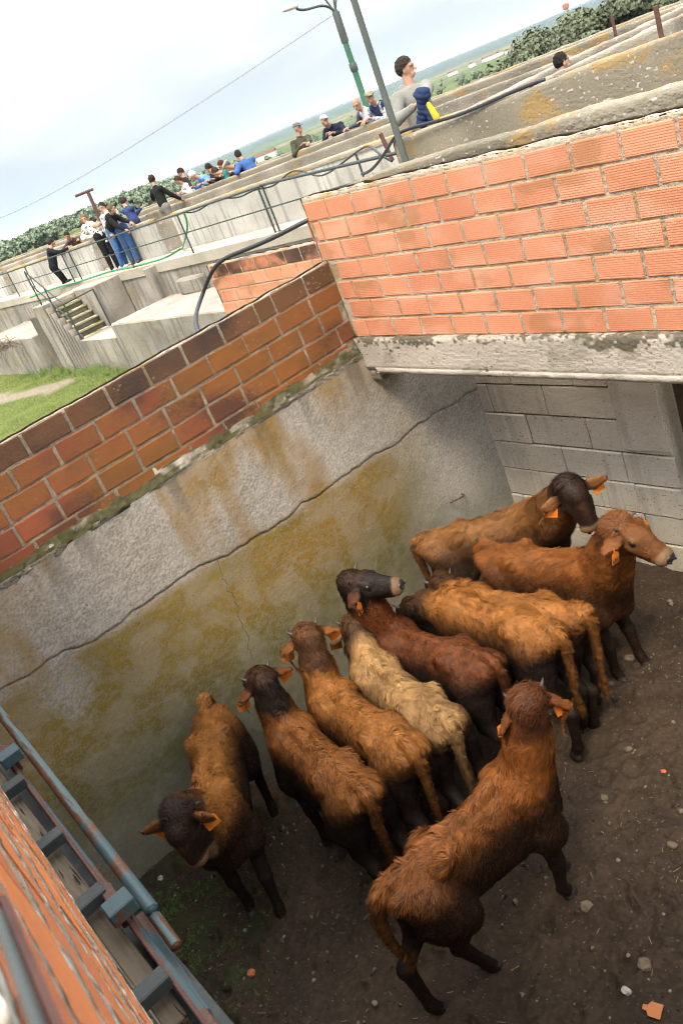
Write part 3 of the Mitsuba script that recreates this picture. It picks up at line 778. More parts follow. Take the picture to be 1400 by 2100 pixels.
part(numbered_last('lamp_post__arm'), 'lamp_head', ply(lm, 'm_white', True))
for k, (ox, oy) in enumerate(((-.25, -.45), (.15, .25), (.30, .5))):
    part(gp, 'stay', ply(tube(spline([(gx, gy, 3.05), (gx + ox * .4, gy + oy * .4, 3.6), (gx + ox * 1.5, gy + oy * 1.5, 5.6)], 10), .021, 6), 'm_galv', True))
pp = np.array((-3.321, 3.850, 0.534))
one('pole', 'plain grey steel pole rising beside the man in the grey hoodie', 'pole', ply(tube([(pp[0], pp[1], ZW), (pp[0], pp[1], 1.3), (pp[0] - .02, pp[1] + .02, 4.5)], [.040, .037, .032], 12), 'm_galv', True))
wire = [np.array((-11.889, 10.830, 3.024)) + (np.array((-71.589, 21.739, 3.554)) - np.array((-11.889, 10.830, 3.024))) * t + np.array([0, 0, -.9 * 4 * t * (1 - t) * .35]) for t in np.linspace(0, 1.12, 40)]
one('wire', 'thin overhead wire from the green lamp post down to the left', 'wire', ply(tube(wire, np.linspace(.005, .016, 40), 5), 'm_galv', True))
up_ = thing('utility_pole', 'rusty iron pole with a crossbar behind the woman in the zebra sweater', 'utility pole')
ub, ut, ul, ur = np.array((-28.616, 11.103, 0.859)), np.array((-28.606, 11.127, 1.974)), np.array((-28.801, 10.667, 2.002)), np.array((-28.515, 11.336, 1.996))
part(up_, 'pole', ply(tube([(ub[0], ub[1], -2.2), (ub[0], ub[1], ub[2]), ut], .07, 8), 'm_rust', True))
part(up_, 'crossbar', ply(tube([ul, ur], .05, 8), 'm_rust', True))

# the sliding gate rail on the near wall
gt = thing('sliding_gate', 'gate rail of blue and rusty tubes with brackets under the near bricks', 'gate')
a, b, c_ = (0.676, -2.967, -0.300), (2.029, -3.007, -0.300), (2.534, -3.022, -0.300)
part(gt, 'rust_tube', ply(tube([a, b], .0185, 16), 'm_paint_rust', True), 'rust-eaten stretch of the tube with flaking blue paint')
part(gt, 'blue_tube', ply(tube([b, c_], .0192, 16), 'm_paint_blue', True), 'freshly painted blue stretch of the tube')
part(gt, 'tube_end', ply(tube([(2.499, -3.024, -0.320), (2.671, -3.031, -0.320)], .016, 12), 'm_paint_rust', True))


def bar(p, q, w, hgt, mat, nm, lab=None, ch=.003):
    """A rectangular bar from p to q, w wide across (horizontal), hgt high."""
    p, q = np.array(p, float), np.array(q, float)
    L = np.linalg.norm(q - p)
    m = cbox(0, -w / 2, -hgt / 2, L, w / 2, hgt / 2, ch)
    ax = (q - p) / L
    sy = np.cross([0, 0, 1.0], ax)
    sy /= np.linalg.norm(sy)
    M = np.eye(4)
    M[:3, 0], M[:3, 1], M[:3, 2], M[:3, 3] = ax, sy, np.cross(ax, sy), p
    m.apply_transform(M)
    return part(gt, nm, ply(m, mat, 25), lab)


bar((1.109, -3.053, -0.360), (2.971, -3.077, -0.360), .022, .05, 'm_paint_blue', 'track_side')
bar((1.306, -3.056, -0.345), (2.937, -3.088, -0.345), .012, .07, 'm_rust', 'track', 'thin reddish rail between the tubes')
bar((1.084, -3.070, -0.460), (2.849, -3.096, -0.460), .05, .03, 'm_steel_dark', 'lower_rail')
bar((2.409, -3.055, -0.400), (2.829, -3.080, -0.400), .045, .05, 'm_paint_blue', 'lower_tube')
bar((2.544, -3.064, -0.420), (2.897, -3.062, -0.420), .05, .04, 'm_steel_dark', 'lower_tube')
for k, p in enumerate(((1.562, -3.094, -0.300), (1.980, -3.105, -0.300), (2.333, -3.111, -0.300), (2.741, -3.120, -0.300))):
    p = np.array(p)
    bar(p + [0, -.05, 0], p + [0, .035, 0], .050, .04, 'm_steel_dark', 'bracket', ch=.004)
for k, p in enumerate(((1.437, -3.053, -0.260), (2.486, -3.080, -0.260))):
    p = np.array(p)
    bar(p + [0, -.035, 0], p + [0, .04, 0], .064, .045, 'm_paint_blue', 'roller_box', 'painted steel box over the roller', ch=.004)
    bar(p + [-.03, 0, -.06], p + [-.16, .005, -.06], .035, .06, 'm_rust', 'roller', ch=.004)
bar((1.324, -3.129, -0.500), (2.822, -3.129, -0.500), .055, .30, 'm_wood', 'plank', 'weathered wooden plank')
b = np.array((3.990, -3.199, 0.920))
hp = thing('handrail', 'blurred dark metal bar on the near bricks in the bottom left corner', 'handrail')
q0, q1 = np.array((4.177, -3.177, 1.081)), np.array((4.239, -3.179, 1.094))
part(hp, 'bar', ply(tube([q0 - (q1 - q0) * .15, q1 + (q1 - q0) * .6], .0021, 10), 'm_steel_dark', True))
q0, q1 = np.array((4.035, -3.183, 0.986)), np.array((4.139, -3.186, 1.005))
part(hp, 'strip', ply(tube([q0 - (q1 - q0) * .2, q1 + (q1 - q0) * .6], .003, 4), 'm_rust', False))
# ------------------------------------------------------------------ organic bodies: smooth unions of tapered limbs, meshed by surface nets
class Field:
    def __init__(self, lo, hi, h):
        self.lo, self.h = np.asarray(lo, float), h
        self.n = np.ceil((np.asarray(hi, float) - lo) / h).astype(int) + 1
        self.F = np.full(self.n, 0.5, np.float32)

    def _slice(self, lo, hi):
        a = np.clip(np.floor((lo - self.lo) / self.h).astype(int), 0, self.n - 1)
        b = np.clip(np.ceil((hi - self.lo) / self.h).astype(int) + 1, 1, self.n)
        sl = tuple(slice(i, j) for i, j in zip(a, b))
        ax = [self.lo[k] + self.h * np.arange(a[k], b[k]) for k in range(3)]
        return sl, np.stack(np.meshgrid(*ax, indexing='ij'), -1)

    def _mix(self, sl, d, k):
        o = self.F[sl]
        if k <= 0:
            self.F[sl] = np.minimum(o, d)
            return
        hh = np.clip(0.5 + 0.5 * (o - d) / k, 0, 1)
        self.F[sl] = o * (1 - hh) + d * hh - k * hh * (1 - hh)

    def limb(self, a, b, ra, rb, k=0.02, side=None, flat=1.0):
        """A tapered limb from a to b; flat < 1 narrows it along the direction side."""
        a, b = np.asarray(a, float), np.asarray(b, float)
        m = max(ra, rb) + 3 * k + 2 * self.h
        sl, P = self._slice(np.minimum(a, b) - m, np.maximum(a, b) + m)
        if P.size == 0:
            return
        ba = b - a
        t = np.clip(((P - a) @ ba) / (ba @ ba + 1e-12), 0, 1)
        v = P - a - t[..., None] * ba
        if flat != 1.0:
            s = np.asarray(side, float) / np.linalg.norm(side)
            v = v + (v @ s)[..., None] * s * (1 / flat - 1)
        self._mix(sl, (np.linalg.norm(v, axis=-1) - (ra + (rb - ra) * t)) * (flat if flat < 1 else 1) ** .5, k)

    def chain(self, pts, rs, k=0.02, **kw):
        for i in range(len(pts) - 1):
            self.limb(pts[i], pts[i + 1], rs[i], rs[i + 1], k, **kw)

    def ellipsoid(self, c, R, rad, k=0.02):
        """R: rows are the axes."""
        c, R, rad = np.asarray(c, float), np.asarray(R, float), np.asarray(rad, float)
        m = rad.max() + 3 * k + 2 * self.h
        sl, P = self._slice(c - m, c + m)
        if P.size == 0:
            return
        q = (P - c) @ R.T
        k0 = np.linalg.norm(q / rad, axis=-1)
        k1 = np.linalg.norm(q / rad ** 2, axis=-1) + 1e-9
        self._mix(sl, k0 * (k0 - 1) / k1, k)

    def cut(self, c, n):
        """Keep the side of the plane through c that n points to."""
        ax = [self.lo[k] + self.h * np.arange(self.n[k]) for k in range(3)]
        d = sum((g - c[k]) * n[k] for k, g in enumerate(np.meshgrid(*ax, indexing='ij')))
        self.F = np.maximum(self.F, (-d).astype(np.float32))

    def mesh(self):
        F = self.F
        F = np.pad(F, 1, constant_values=0.5)
        lo = self.lo - self.h
        s = F < 0
        N = np.array(F.shape) - 1
        acc, cnt = np.zeros((*N, 3), np.float32), np.zeros(N, np.float32)
        edges = []
        for ax in range(3):
            a = [slice(None)] * 3
            b = [slice(None)] * 3
            a[ax], b[ax] = slice(0, -1), slice(1, None)
            cr = s[tuple(a)] != s[tuple(b)]
            ii = np.argwhere(cr)
            fa, fb = F[tuple(a)][cr], F[tuple(b)][cr]
            pos = ii.astype(np.float32)
            pos[:, ax] += fa / (fa - fb)
            o1, o2 = [k for k in range(3) if k != ax]
            for d1 in (0, -1):
                for d2 in (0, -1):
                    c = ii.copy()
                    c[:, o1] += d1
                    c[:, o2] += d2
                    ok = np.all((c >= 0) & (c < N), axis=1)
                    np.add.at(acc, tuple(c[ok].T), pos[ok])
                    np.add.at(cnt, tuple(c[ok].T), 1)
            edges.append((ax, ii, s[tuple(a)][cr]))
        on = cnt > 0
        vid = np.full(N, -1)
        vid[on] = np.arange(on.sum())
        V = lo + self.h * acc[on] / cnt[on][:, None]
        Q = []
        for ax, ii, ins in edges:
            o1, o2 = (ax + 1) % 3, (ax + 2) % 3
            cs = []
            for d1, d2 in ((0, 0), (-1, 0), (-1, -1), (0, -1)):
                c = ii.copy()
                c[:, o1] += d1
                c[:, o2] += d2
                cs.append(vid[tuple(np.clip(c, 0, N - 1).T)])
            q = np.stack(cs, 1)
            q[~ins] = q[~ins][:, ::-1]
            Q.append(q)
        Q = np.vstack(Q)
        m = trimesh.Trimesh(V, np.vstack([Q[:, [0, 1, 2]], Q[:, [0, 2, 3]]]), process=False)
        return m


def unit(v):
    v = np.asarray(v, float)
    return v / (np.linalg.norm(v) + 1e-12)


def smooth01(a, b, x):
    t = np.clip((x - a) / (b - a), 0, 1)
    return t * t * (3 - 2 * t)


# ------------------------------------------------------------------ the cattle
FUR_N = 64000


def digits_tag(text):
    """An eartag: plate with a neck, and dark digits; in the xz plane, hanging down from the origin, facing -y."""
    from shapely.geometry import Polygon
    P = Polygon([(-.009, .012), (.009, .012), (.011, -.006), (.030, -.016), (.031, -.062), (-.031, -.062), (-.030, -.016), (-.011, -.006)]).buffer(.002)
    m = trimesh.creation.extrude_polygon(P, .002, engine='earcut')
    m.apply_transform([[1, 0, 0, 0], [0, 0, 1, 0], [0, 1, 0, 0], [0, 0, 0, 1]])
    t = meshkit.text_mesh(text, .019, .0012)
    t.apply_translation([-t.bounds[:, 0].mean(), -.056, 0])
    t.apply_transform([[1, 0, 0, 0], [0, 0, -1, 0], [0, 1, 0, 0], [0, 0, 0, 1]])
    t.apply_translation([0, -.0012, 0])
    return m, t


def cow(label, hip, head_dir, poll, muzzle, sc=1.0, back=(.36, .19, .075), flank=(.20, .085, .035), dark=(.022, .014, .011), headc=None, darkness=.5,
        feet=None, tail=None, seed=0, tag=None, group='calves in the pen', horns=.055, woolly=1.0, ear_lift=0.0, roll=0.0, low=0.0, fat=1.0, head_s=.91):
    """hip: world tail-head (x, y); head_dir: world angle in degrees from hip to withers; poll, muzzle: world points."""
    key = thing('calf', label, 'calf', group)
    r = np.random.default_rng(100 + seed)
    th = math.radians(head_dir)
    R = np.array([[math.cos(th), -math.sin(th), 0], [math.sin(th), math.cos(th), 0], [0, 0, 1.0]])
    zf = floor_z(hip[0] + .35 * math.cos(th), hip[1] + .35 * math.sin(th)) - 0.01 - low
    org = np.array([hip[0], hip[1], zf])
    SV = np.array([1.10, .96, 1.0]) * .88 * sc
    W = lambda p: org + (np.atleast_2d(p) * SV) @ R.T
    Lc = lambda p: ((np.asarray(p, float) - org) @ R) / SV
    P = Lc(poll)
    d = unit(Lc(muzzle) - P)
    HL = .37
    up0 = np.array([0, 0, 1.0]) if abs(d[2]) < .93 else -unit([*(P[:2] - [.8, 0]), 0])
    hs = unit(np.cross(up0, d))
    if roll:
        hs = unit(hs * math.cos(roll) + np.cross(d, hs) * math.sin(roll))
    hu = np.cross(d, hs)
    G = .90 * head_s
    D_ = d * G
    lo = np.minimum([-.28, -.34, -.03], np.minimum(P, P + d * HL) - .24)
    hi = np.maximum([1.05, .34, 1.08], np.maximum(P, P + d * HL) + .24)
    h = .0125
    B = Field(lo, hi, h)
    Y = [0, 1.0, 0]
    w = fat
    B.limb([.24, 0, .735], [.66, 0, .715], .195, .215, .03, Y, .72 * w)
    B.limb([.34, 0, .66], [.60, 0, .635], .165, .175, .04, Y, .92 * w)
    B.limb([.07, 0, .81], [.26, 0, .78], .125, .165, .045, Y, .92 * w)
    for s in (1, -1):
        B.limb([.245, s * .105, .90], [.20, s * .10, .87], .036, .04, .035)
        B.limb([-.01, s * .065, .86], [.12, s * .09, .74], .048, .10, .05)
        B.limb([.70, s * .07, .86], [.74, s * .115, .55], .085, .095, .05)
    B.limb([-.01, 0, .935], [.40, 0, .93], .022, .020, .025)
    B.limb([.40, 0, .93], [.76, 0, .96], .020, .034, .03)
    B.limb([.78, 0, .80], [.82, 0, .60], .11, .105, .06, Y, .85)
    nb = np.array([.80, 0, .79])
    nk = unit(P - nb)
    mid = nb + (P - nb) * .5 + np.array([0, 0, .02])
    B.limb(nb + [-.02, 0, .0], mid, .175, .115, .06, hs, .78)
    B.limb(mid, P - d * .01, .115, .088, .04, hs, .85)
    B.limb([.79, 0, .60], P + D_ * .06 - hu * .07, .10, .055, .05)
    # head
    B.limb(P + D_ * .0, P + D_ * .13 + hu * .0, .080 * head_s, .078 * head_s, .03)
    B.limb(P + D_ * .10, P + D_ * .30 - hu * .012, .078 * head_s, .054 * head_s, .025)
    B.limb(P + D_ * .05 - hu * .055, P + D_ * .28 - hu * .050, .066, .040, .03, hs, .85)
    B.ellipsoid(P + D_ * .325 - hu * .018, [d, hs, hu], [.045, .066, .056], .015)
    B.limb(P + D_ * .15 + hu * .045, P + D_ * .29 + hu * .018, .03, .024, .03)
    for s in (1, -1):
        B.limb(P + D_ * .08 + hs * s * .058 + hu * .040, P + D_ * .14 + hs * s * .062 + hu * .036, .026, .022, .015)
        B.limb(P + D_ * .13 + hs * s * .045 - hu * .03, P + D_ * .24 + hs * s * .036 - hu * .02, .030, .022, .02)
    # legs: stance from the feet list (x shift, y) for fore left, fore right, hind left, hind right
    ft = feet or [(.02 + r.uniform(-.06, .08), .10), (r.uniform(-.08, .06), -.10), (r.uniform(-.10, .06), .10), (r.uniform(-.06, .10), -.10)]
    hoofs = []
    for i, s in ((0, 1), (1, -1)):
        fx, fy = .745 + ft[i][0], ft[i][1]
        el, kn, fe, ho = np.array([.72, s * .115, .53]), np.array([.735 + ft[i][0] * .5 + .012, (s * .11 + fy) / 2, .30]), np.array([fx - .005, fy, .095]), np.array([fx + .025, fy, .03])
        B.chain([el + [0, 0, .06], el, kn, fe, ho], [.082, .058, .038, .026, .034], .03)
        hoofs.append(ho)
    for i, s in ((2, 1), (3, -1)):
        fx, fy = .05 + ft[i][0], ft[i][1]
        st, hk, fe, ho = np.array([.20, s * .125, .56]), np.array([.0 + ft[i][0] * .75, (s * .10 + fy) / 2, .375]), np.array([fx, fy, .105]), np.array([fx + .03, fy, .03])
        B.chain([[.09, s * .075, .76], [.15, s * .10, .62], st], [.105, .108, .08], .045)
        B.chain([[.08, s * .09, .66], st * .55 + hk * .45 + [-.03, 0, 0], hk, fe, ho], [.095, .054, .038, .026, .035], .03)
        hoofs.append(ho)
    tl = np.array(tail if tail is not None else [[.0, 0, .935], [-.06, .0, .90], [-.085, .01, .76], [-.075, .02, .55], [-.05, .02, .30]], float)
    tl = spline(tl, 12)
    B.chain(list(tl), list(np.linspace(.032, .011, 12)), .012)
    # ears
    ears = []
    for s in (1, -1):
        e0 = P + d * .035 + hs * s * .075 + hu * .005
        ed = unit(hs * s + d * (-.12) + hu * (-.28 + ear_lift) + np.array([0, 0, -.12]))
        en = unit(np.cross(ed, hu * .4 + d) * s)
        en = unit(np.cross(ed, unit(d * .8 + hu * .3)) * s)
        B.limb(e0, e0 + ed * .05, .024, .042, .012, en, .45)
        B.limb(e0 + ed * .05, e0 + ed * .115, .046, .030, .012, en, .34)
        ears.append((e0, ed, en, s))
    m = B.mesh()
    trimesh.smoothing.filter_taubin(m, iterations=6)
    v, n = np.asarray(m.vertices), np.asarray(m.vertex_normals)
    # coat colours and hair length by place on the body
    back, flank, dark = (np.array(c) for c in (back, flank, dark))
    headc = np.array(headc) if headc is not None else dark * 1.6

    def coat(v, n):
        q = v - P
        al = (q @ d) / G
        rad = np.linalg.norm(q - (al * G)[:, None] * d, axis=1)
        hd = smooth01(-.21, -.12, al) * smooth01(.23, .16, rad + .07 * smooth01(.05, .12, al)) * smooth01(.5, .42, al)
        nt = np.clip(((v - nb) @ nk) / np.linalg.norm(P - nb), 0, 1)
        nkf = smooth01(.15, .95, nt) * smooth01(.86, .95, v[:, 0] + .15 * (np.abs(P[1]) > .2))
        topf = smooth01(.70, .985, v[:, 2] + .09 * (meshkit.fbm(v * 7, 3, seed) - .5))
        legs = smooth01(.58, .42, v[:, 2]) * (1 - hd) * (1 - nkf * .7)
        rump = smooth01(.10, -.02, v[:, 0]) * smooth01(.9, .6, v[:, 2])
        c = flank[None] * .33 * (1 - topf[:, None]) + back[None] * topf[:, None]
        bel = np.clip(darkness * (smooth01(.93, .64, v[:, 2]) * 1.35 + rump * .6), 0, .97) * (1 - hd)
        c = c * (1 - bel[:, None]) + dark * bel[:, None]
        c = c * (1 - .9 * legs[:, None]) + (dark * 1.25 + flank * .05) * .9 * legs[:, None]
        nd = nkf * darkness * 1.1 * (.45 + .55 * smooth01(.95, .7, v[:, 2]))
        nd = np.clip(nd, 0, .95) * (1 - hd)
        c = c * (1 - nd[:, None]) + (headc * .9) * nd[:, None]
        c = c * (1 - hd[:, None]) + headc * hd[:, None]
        fo = hd * smooth01(.15, .03, al) * smooth01(.0, .05, q @ hu)
        c = c * (1 - fo[:, None]) + (headc * .9 + back * .16) * fo[:, None]
        mz = hd * smooth01(.292, .312, al) * smooth01(.12, .095, rad) * .92
        c = c * (1 - mz[:, None]) + np.array([.30, .185, .10]) * mz[:, None] * 1.0
        for e0, ed, en, s in ears:
            qe = v - e0
            a = qe @ ed
            ef = smooth01(.015, .05, a) * smooth01(.075, .05, np.linalg.norm(qe - a[:, None] * ed, axis=1)) * (a < .2)
            c = c * (1 - ef[:, None]) + (flank * .75 + back * .25) * ef[:, None]
        for s in (1, -1):
            ep = P + D_ * .135 + hs * s * .083 + hu * .020
            ds = np.linalg.norm(v - ep, axis=1)
            rg = smooth01(.060, .028, ds) * (s * (q @ hs) > .03)
            lt = np.minimum(headc * 2.0 + .02, .4)
            c = c * (1 - .55 * rg[:, None]) + lt * .55 * rg[:, None]
        mott = .80 + .45 * (meshkit.fbm(v * 9, 3, seed + 5) - .1)[:, None] * .8
        tf = smooth01(.03, .0, np.min(np.linalg.norm(v[:, None] - tl[None, 2:], axis=2), axis=1) - .03)
        tc = back * .5
        c = c * (1 - tf[:, None]) + tc * tf[:, None]
        c = np.clip(c * mott * .60, 0, 1)
        eaf = np.max([smooth01(.0, .03, (v - e0) @ ed) * smooth01(.09, .07, np.linalg.norm((v - e0) - ((v - e0) @ ed)[:, None] * ed, axis=1)) * (((v - e0) @ ed) < .2) for e0, ed, en, s in ears], axis=0)
        ln = .030 * woolly * (.35 + .65 * topf) * (1 - legs) + .013
        hf = hd * smooth01(-.09, -.02, al)
        ln = np.where(hf > .4, .015 + .035 * woolly * smooth01(.07, -.02, al) * smooth01(.0, .05, q @ hu + .05), ln)
        ln = ln * (1 - mz * .9) * (1 - .55 * nkf * (1 - hd))
        ln = ln * (1 - eaf) + .013 * eaf
        ln = np.maximum(ln, .036 * tf * smooth01(.75, .4, v[:, 2] + .1))
        return c, ln, hf
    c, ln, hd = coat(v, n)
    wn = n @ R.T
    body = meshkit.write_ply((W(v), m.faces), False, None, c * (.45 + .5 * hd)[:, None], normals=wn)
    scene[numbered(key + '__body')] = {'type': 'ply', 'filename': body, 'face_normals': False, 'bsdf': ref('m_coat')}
    # coat of hair
    f = np.asarray(m.faces)
    ar = m.area_faces * (0.30 + (ln[f].mean(1) / .04) + 1.1 * hd[f].mean(1))
    fi = r.choice(len(f), FUR_N, p=ar / ar.sum())
    u1, u2 = r.random(FUR_N), r.random(FUR_N)
    fl = u1 + u2 > 1
    u1[fl], u2[fl] = 1 - u1[fl], 1 - u2[fl]
    ww = np.stack([1 - u1 - u2, u1, u2], 1)
    p = (v[f[fi]] * ww[..., None]).sum(1)
    nn = (n[f[fi]] * ww[..., None]).sum(1)
    nn /= np.linalg.norm(nn, axis=1, keepdims=True)
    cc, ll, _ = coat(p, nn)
    keep = ll > .006
    p, nn, cc, ll = p[keep], nn[keep], cc[keep], ll[keep]
    N = len(p)
    from scipy.spatial import cKDTree
    cen = r.choice(N, N // 38, replace=False)
    ci = cKDTree(p[cen]).query(p)[1]
    toc = p[cen][ci] - p
    toc -= nn * (toc * nn).sum(1, keepdims=True)
    crand = r.normal(0, .36, (len(cen), 3))[ci]
    cbr = r.uniform(.84, 1.16, len(cen))[ci]
    flow = np.tile(np.array([-.8, 0, -.55]), (N, 1))
    sw = meshkit.fbm(p * 8.5, 2, seed + 21)
    sw2 = meshkit.fbm(p * 8.5 + 40, 2, seed + 22)
    flow = flow + crand + 1.9 * woolly ** .5 * np.stack([sw - .5, sw2 - .5, (sw + sw2 - 1) * .6], 1) + r.normal(0, .22, (N, 3))
    flow -= nn * (flow * nn).sum(1, keepdims=True)
    flow /= np.linalg.norm(flow, axis=1, keepdims=True) + 1e-9
    lift = (.26 + .45 * np.clip(meshkit.fbm(p * 8 + 11, 2, seed + 4) - .35, 0, 1))[:, None]
    d1 = flow * (1 - lift * .4) + nn * lift
    d1 /= np.linalg.norm(d1, axis=1, keepdims=True)
    d2 = flow * .95 + nn * (lift * .35) + np.array([0, 0, -.22])
    d2 /= np.linalg.norm(d2, axis=1, keepdims=True)
    sd = np.cross(d1, nn)
    sd /= np.linalg.norm(sd, axis=1, keepdims=True) + 1e-9
    L = (ll * r.uniform(.6, 1.35, N))[:, None]
    wd = np.clip(.0016 + .05 * ll, .0014, .0027)[:, None] * r.uniform(.6, 1.2, (N, 1))
    a = p - nn * .002
    mid_ = a + d1 * L * .55
    tip = mid_ + d2 * L * .5 + toc * np.clip(L * 10, 0, .28)
    VV = np.stack([a - sd * wd, a + sd * wd, mid_ - sd * wd * .8, mid_ + sd * wd * .8, tip], 1).reshape(-1, 3)
    FF = (np.arange(N)[:, None] * 5)[:, :, None] + np.array([[0, 1, 3], [0, 3, 2], [2, 3, 4]])[None]
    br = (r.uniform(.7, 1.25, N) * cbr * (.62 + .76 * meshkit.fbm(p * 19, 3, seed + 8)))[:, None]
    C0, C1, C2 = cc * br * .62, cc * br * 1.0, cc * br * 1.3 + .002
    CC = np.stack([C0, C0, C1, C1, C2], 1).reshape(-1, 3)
    hn = nn + .35 * r.normal(0, 1, (N, 3)) * .5 + d1 * .15
    hn /= np.linalg.norm(hn, axis=1, keepdims=True)
    NN = np.repeat(hn @ R.T, 5, axis=0)
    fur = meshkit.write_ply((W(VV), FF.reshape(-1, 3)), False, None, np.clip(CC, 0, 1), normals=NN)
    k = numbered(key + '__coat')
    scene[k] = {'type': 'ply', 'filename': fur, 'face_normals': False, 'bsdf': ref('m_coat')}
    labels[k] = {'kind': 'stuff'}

    def col(mm, c):
        return np.tile(np.asarray(c, float), (len(mm.vertices), 1))

    def put(nm, mm, c, bs, label=None, under=None):
        mm = mm.copy()
        mm.vertices = W(mm.vertices)
        return part(under or key, nm, mikit.ply(mm, bs, smooth=True, color=col(mm, c) if np.ndim(c) == 1 else c), label)
    for s in (1, -1):
        e = trimesh.creation.icosphere(2, .020)
        e.apply_translation(P + D_ * .135 + hs * s * .073 + hu * .022)
        put('eye', e, (.012, .010, .010), 'm_gloss')
        if horns:
            b0 = P + d * .01 + hs * s * .066 + hu * .045
            ho = unit(hs * s * .8 + hu * .65 - d * .1)
            pts = spline([b0 - ho * .02, b0 + ho * horns * .55, b0 + ho * horns + d * .02 + hu * .012], 7)
            hm = tube(pts, np.linspace(.017, .003, 7), 8)
            tt = np.clip(((hm.vertices - b0) @ ho) / horns, 0, 1)[:, None]
            put('horn', hm, np.array([.10, .092, .075]) * (1 - tt) + np.array([.035, .033, .03]) * tt, 'm_skin')
    nm_ = trimesh.creation.icosphere(3, 1.0)
    nm_.vertices = nm_.vertices @ np.stack([d * .024, hs * .043, hu * .033]) + P + D_ * .355 - hu * .004
    put('nose', nm_, (.016, .015, .017), 'm_gloss')
    for s in (1, -1):
        nm_ = trimesh.creation.icosphere(2, 1.0)
        nm_.vertices = nm_.vertices @ np.stack([d * .010, hs * .011, hu * .007]) + P + D_ * .381 + hs * s * .024 - hu * .006
        put('nostril', nm_, (.003, .003, .003), 'm_skin')
    for ho in hoofs:
        hm = trimesh.convex.convex_hull(np.vstack([[ho[0] + .045 * math.cos(a) * (1.15 if math.cos(a) > 0 else .8), ho[1] + .038 * math.sin(a), -.004] for a in np.arange(12) * np.pi / 6] +
                                                  [[ho[0] - .004 + .035 * math.cos(a), ho[1] + .031 * math.sin(a), .055] for a in np.arange(12) * np.pi / 6]))
        put('hoof', hm, (.03, .027, .025), 'm_skin')
    if tag:
        for e0, ed, en, s in ears:
            pm, tx = digits_tag(tag)
            fwd = unit(d * .55 + hu * .5 - ed * .1)
            fwd = fwd if True else en
            z = unit(np.array([0, 0, 1.0]) - .25 * ed)
            y = -unit(fwd - z * (fwd @ z))
            x = np.cross(y, z)
            o = e0 + ed * .080 - y * .034 - z * .012
            M = np.stack([x, y, z], 1)
            last = None
            for mm, nm, cc_ in ((pm, 'ear_tag', (.62, .185, .022)), (tx, 'number', (.03, .02, .02))):
                mm = mm.copy()
                mm.vertices = o + (mm.vertices @ M.T) * 1.2
                last = put(nm, mm, cc_, 'm_cloth', None, last)
    return key


TAN = dict(back=(.60, .355, .145), flank=(.36, .185, .072))
GOLD = dict(back=(.50, .202, .047), flank=(.22, .076, .019))
RED = dict(back=(.42, .145, .033), flank=(.15, .046, .013))
BROWN = dict(back=(.41, .152, .037), flank=(.17, .057, .016))
cow('golden brown calf with a dark head bending towards the gate, tags numbered 6360', (0.29, -2.06), -32, (1.117, -2.621, -1.150), (1.127, -2.640, -1.500), seed=1, tag='6360', darkness=.55, **GOLD,
    headc=(.040, .022, .016), tail=[[.0, 0, .935], [-.05, 0, .97], [-.10, .0, .93], [-.11, .0, .75], [-.09, .0, .5]])
cow('brown calf with a black head pressed to the wall, second from the gate', (1.58, -1.98), 173, (0.765, -1.860, -1.100), (0.150, -1.795, -1.360), seed=2, tag='6341', darkness=.75, **BROWN, headc=(.026, .018, .015))
cow('curly golden calf with its brown head to the wall, left of the tan calf', (1.61, -1.69), 174, (0.768, -1.526, -1.060), (0.112, -1.285, -1.300), seed=3, tag='6344', darkness=.62, **GOLD, headc=(.12, .055, .025))
cow('pale tan calf with a light back, in the middle of the row', (1.63, -1.47), 169, (0.703, -1.207, -1.240), (0.056, -0.958, -1.520), seed=4, tag='6352', darkness=.55, **TAN, headc=(.075, .035, .02), woolly=1.15)
cow('dark red-brown calf lifting its black head in profile', (1.54, -1.05), -177, (0.782, -1.155, -0.960), (1.037, -1.014, -1.000), seed=5, tag='6347', darkness=.95, back=(.23, .072, .021), flank=(.075, .026, .012),
    headc=(.024, .018, .016), woolly=.7)
cow('fair brown calf with its head hidden low, right of the dark red-brown calf', (1.68, -0.72), 179, (0.710, -0.815, -1.400), (0.224, -0.643, -1.700), seed=6, tag='6355', darkness=.8, **GOLD, headc=(.03, .02, .016))
cow('fair brown calf mostly hidden behind its neighbour, nearest the red one facing right', (1.65, -0.49), -172, (0.710, -0.557, -1.400), (0.235, -0.356, -1.650), seed=7, tag='6358', darkness=.6, **GOLD, headc=(.03, .02, .016), low=.04)
cow('reddish calf with a reddish head facing right, muzzle towards the block wall', (0.80, -0.21), 7, (1.869, -0.247, -0.990), (2.128, -0.233, -1.140), seed=8, tag='6362', darkness=.25, back=(.40, .145, .036), flank=(.32, .11, .032),
    headc=(.24, .095, .032), horns=.045, low=.03)
cow('brown calf with a dark face looking back from the far corner', (0.26, -0.24), 43, (1.431, -0.045, -0.930), (1.497, -0.043, -1.160), seed=9, tag='6366', darkness=.5, back=(.44, .20, .066), flank=(.34, .15, .05), headc=(.045, .024, .017))
cow('shaggy red calf standing alone in front, seen from behind', (2.09, -2.24), 87, (2.253, -1.444, -1.000), (1.932, -1.179, -1.250), seed=10, tag='6349', darkness=.35, **RED, headc=(.13, .045, .018), woolly=1.1, fat=.80, ear_lift=-.75, head_s=.86, horns=.035, sc=.97,
    feet=[(.10, .09), (.0, -.05), (-.12, .03), (.18, -.03)], tail=[[.0, 0, .935], [-.06, 0, .92], [-.11, .0, .80], [-.10, .0, .60], [-.05, .01, .42]])
# ------------------------------------------------------------------ the spectators
_H = {}


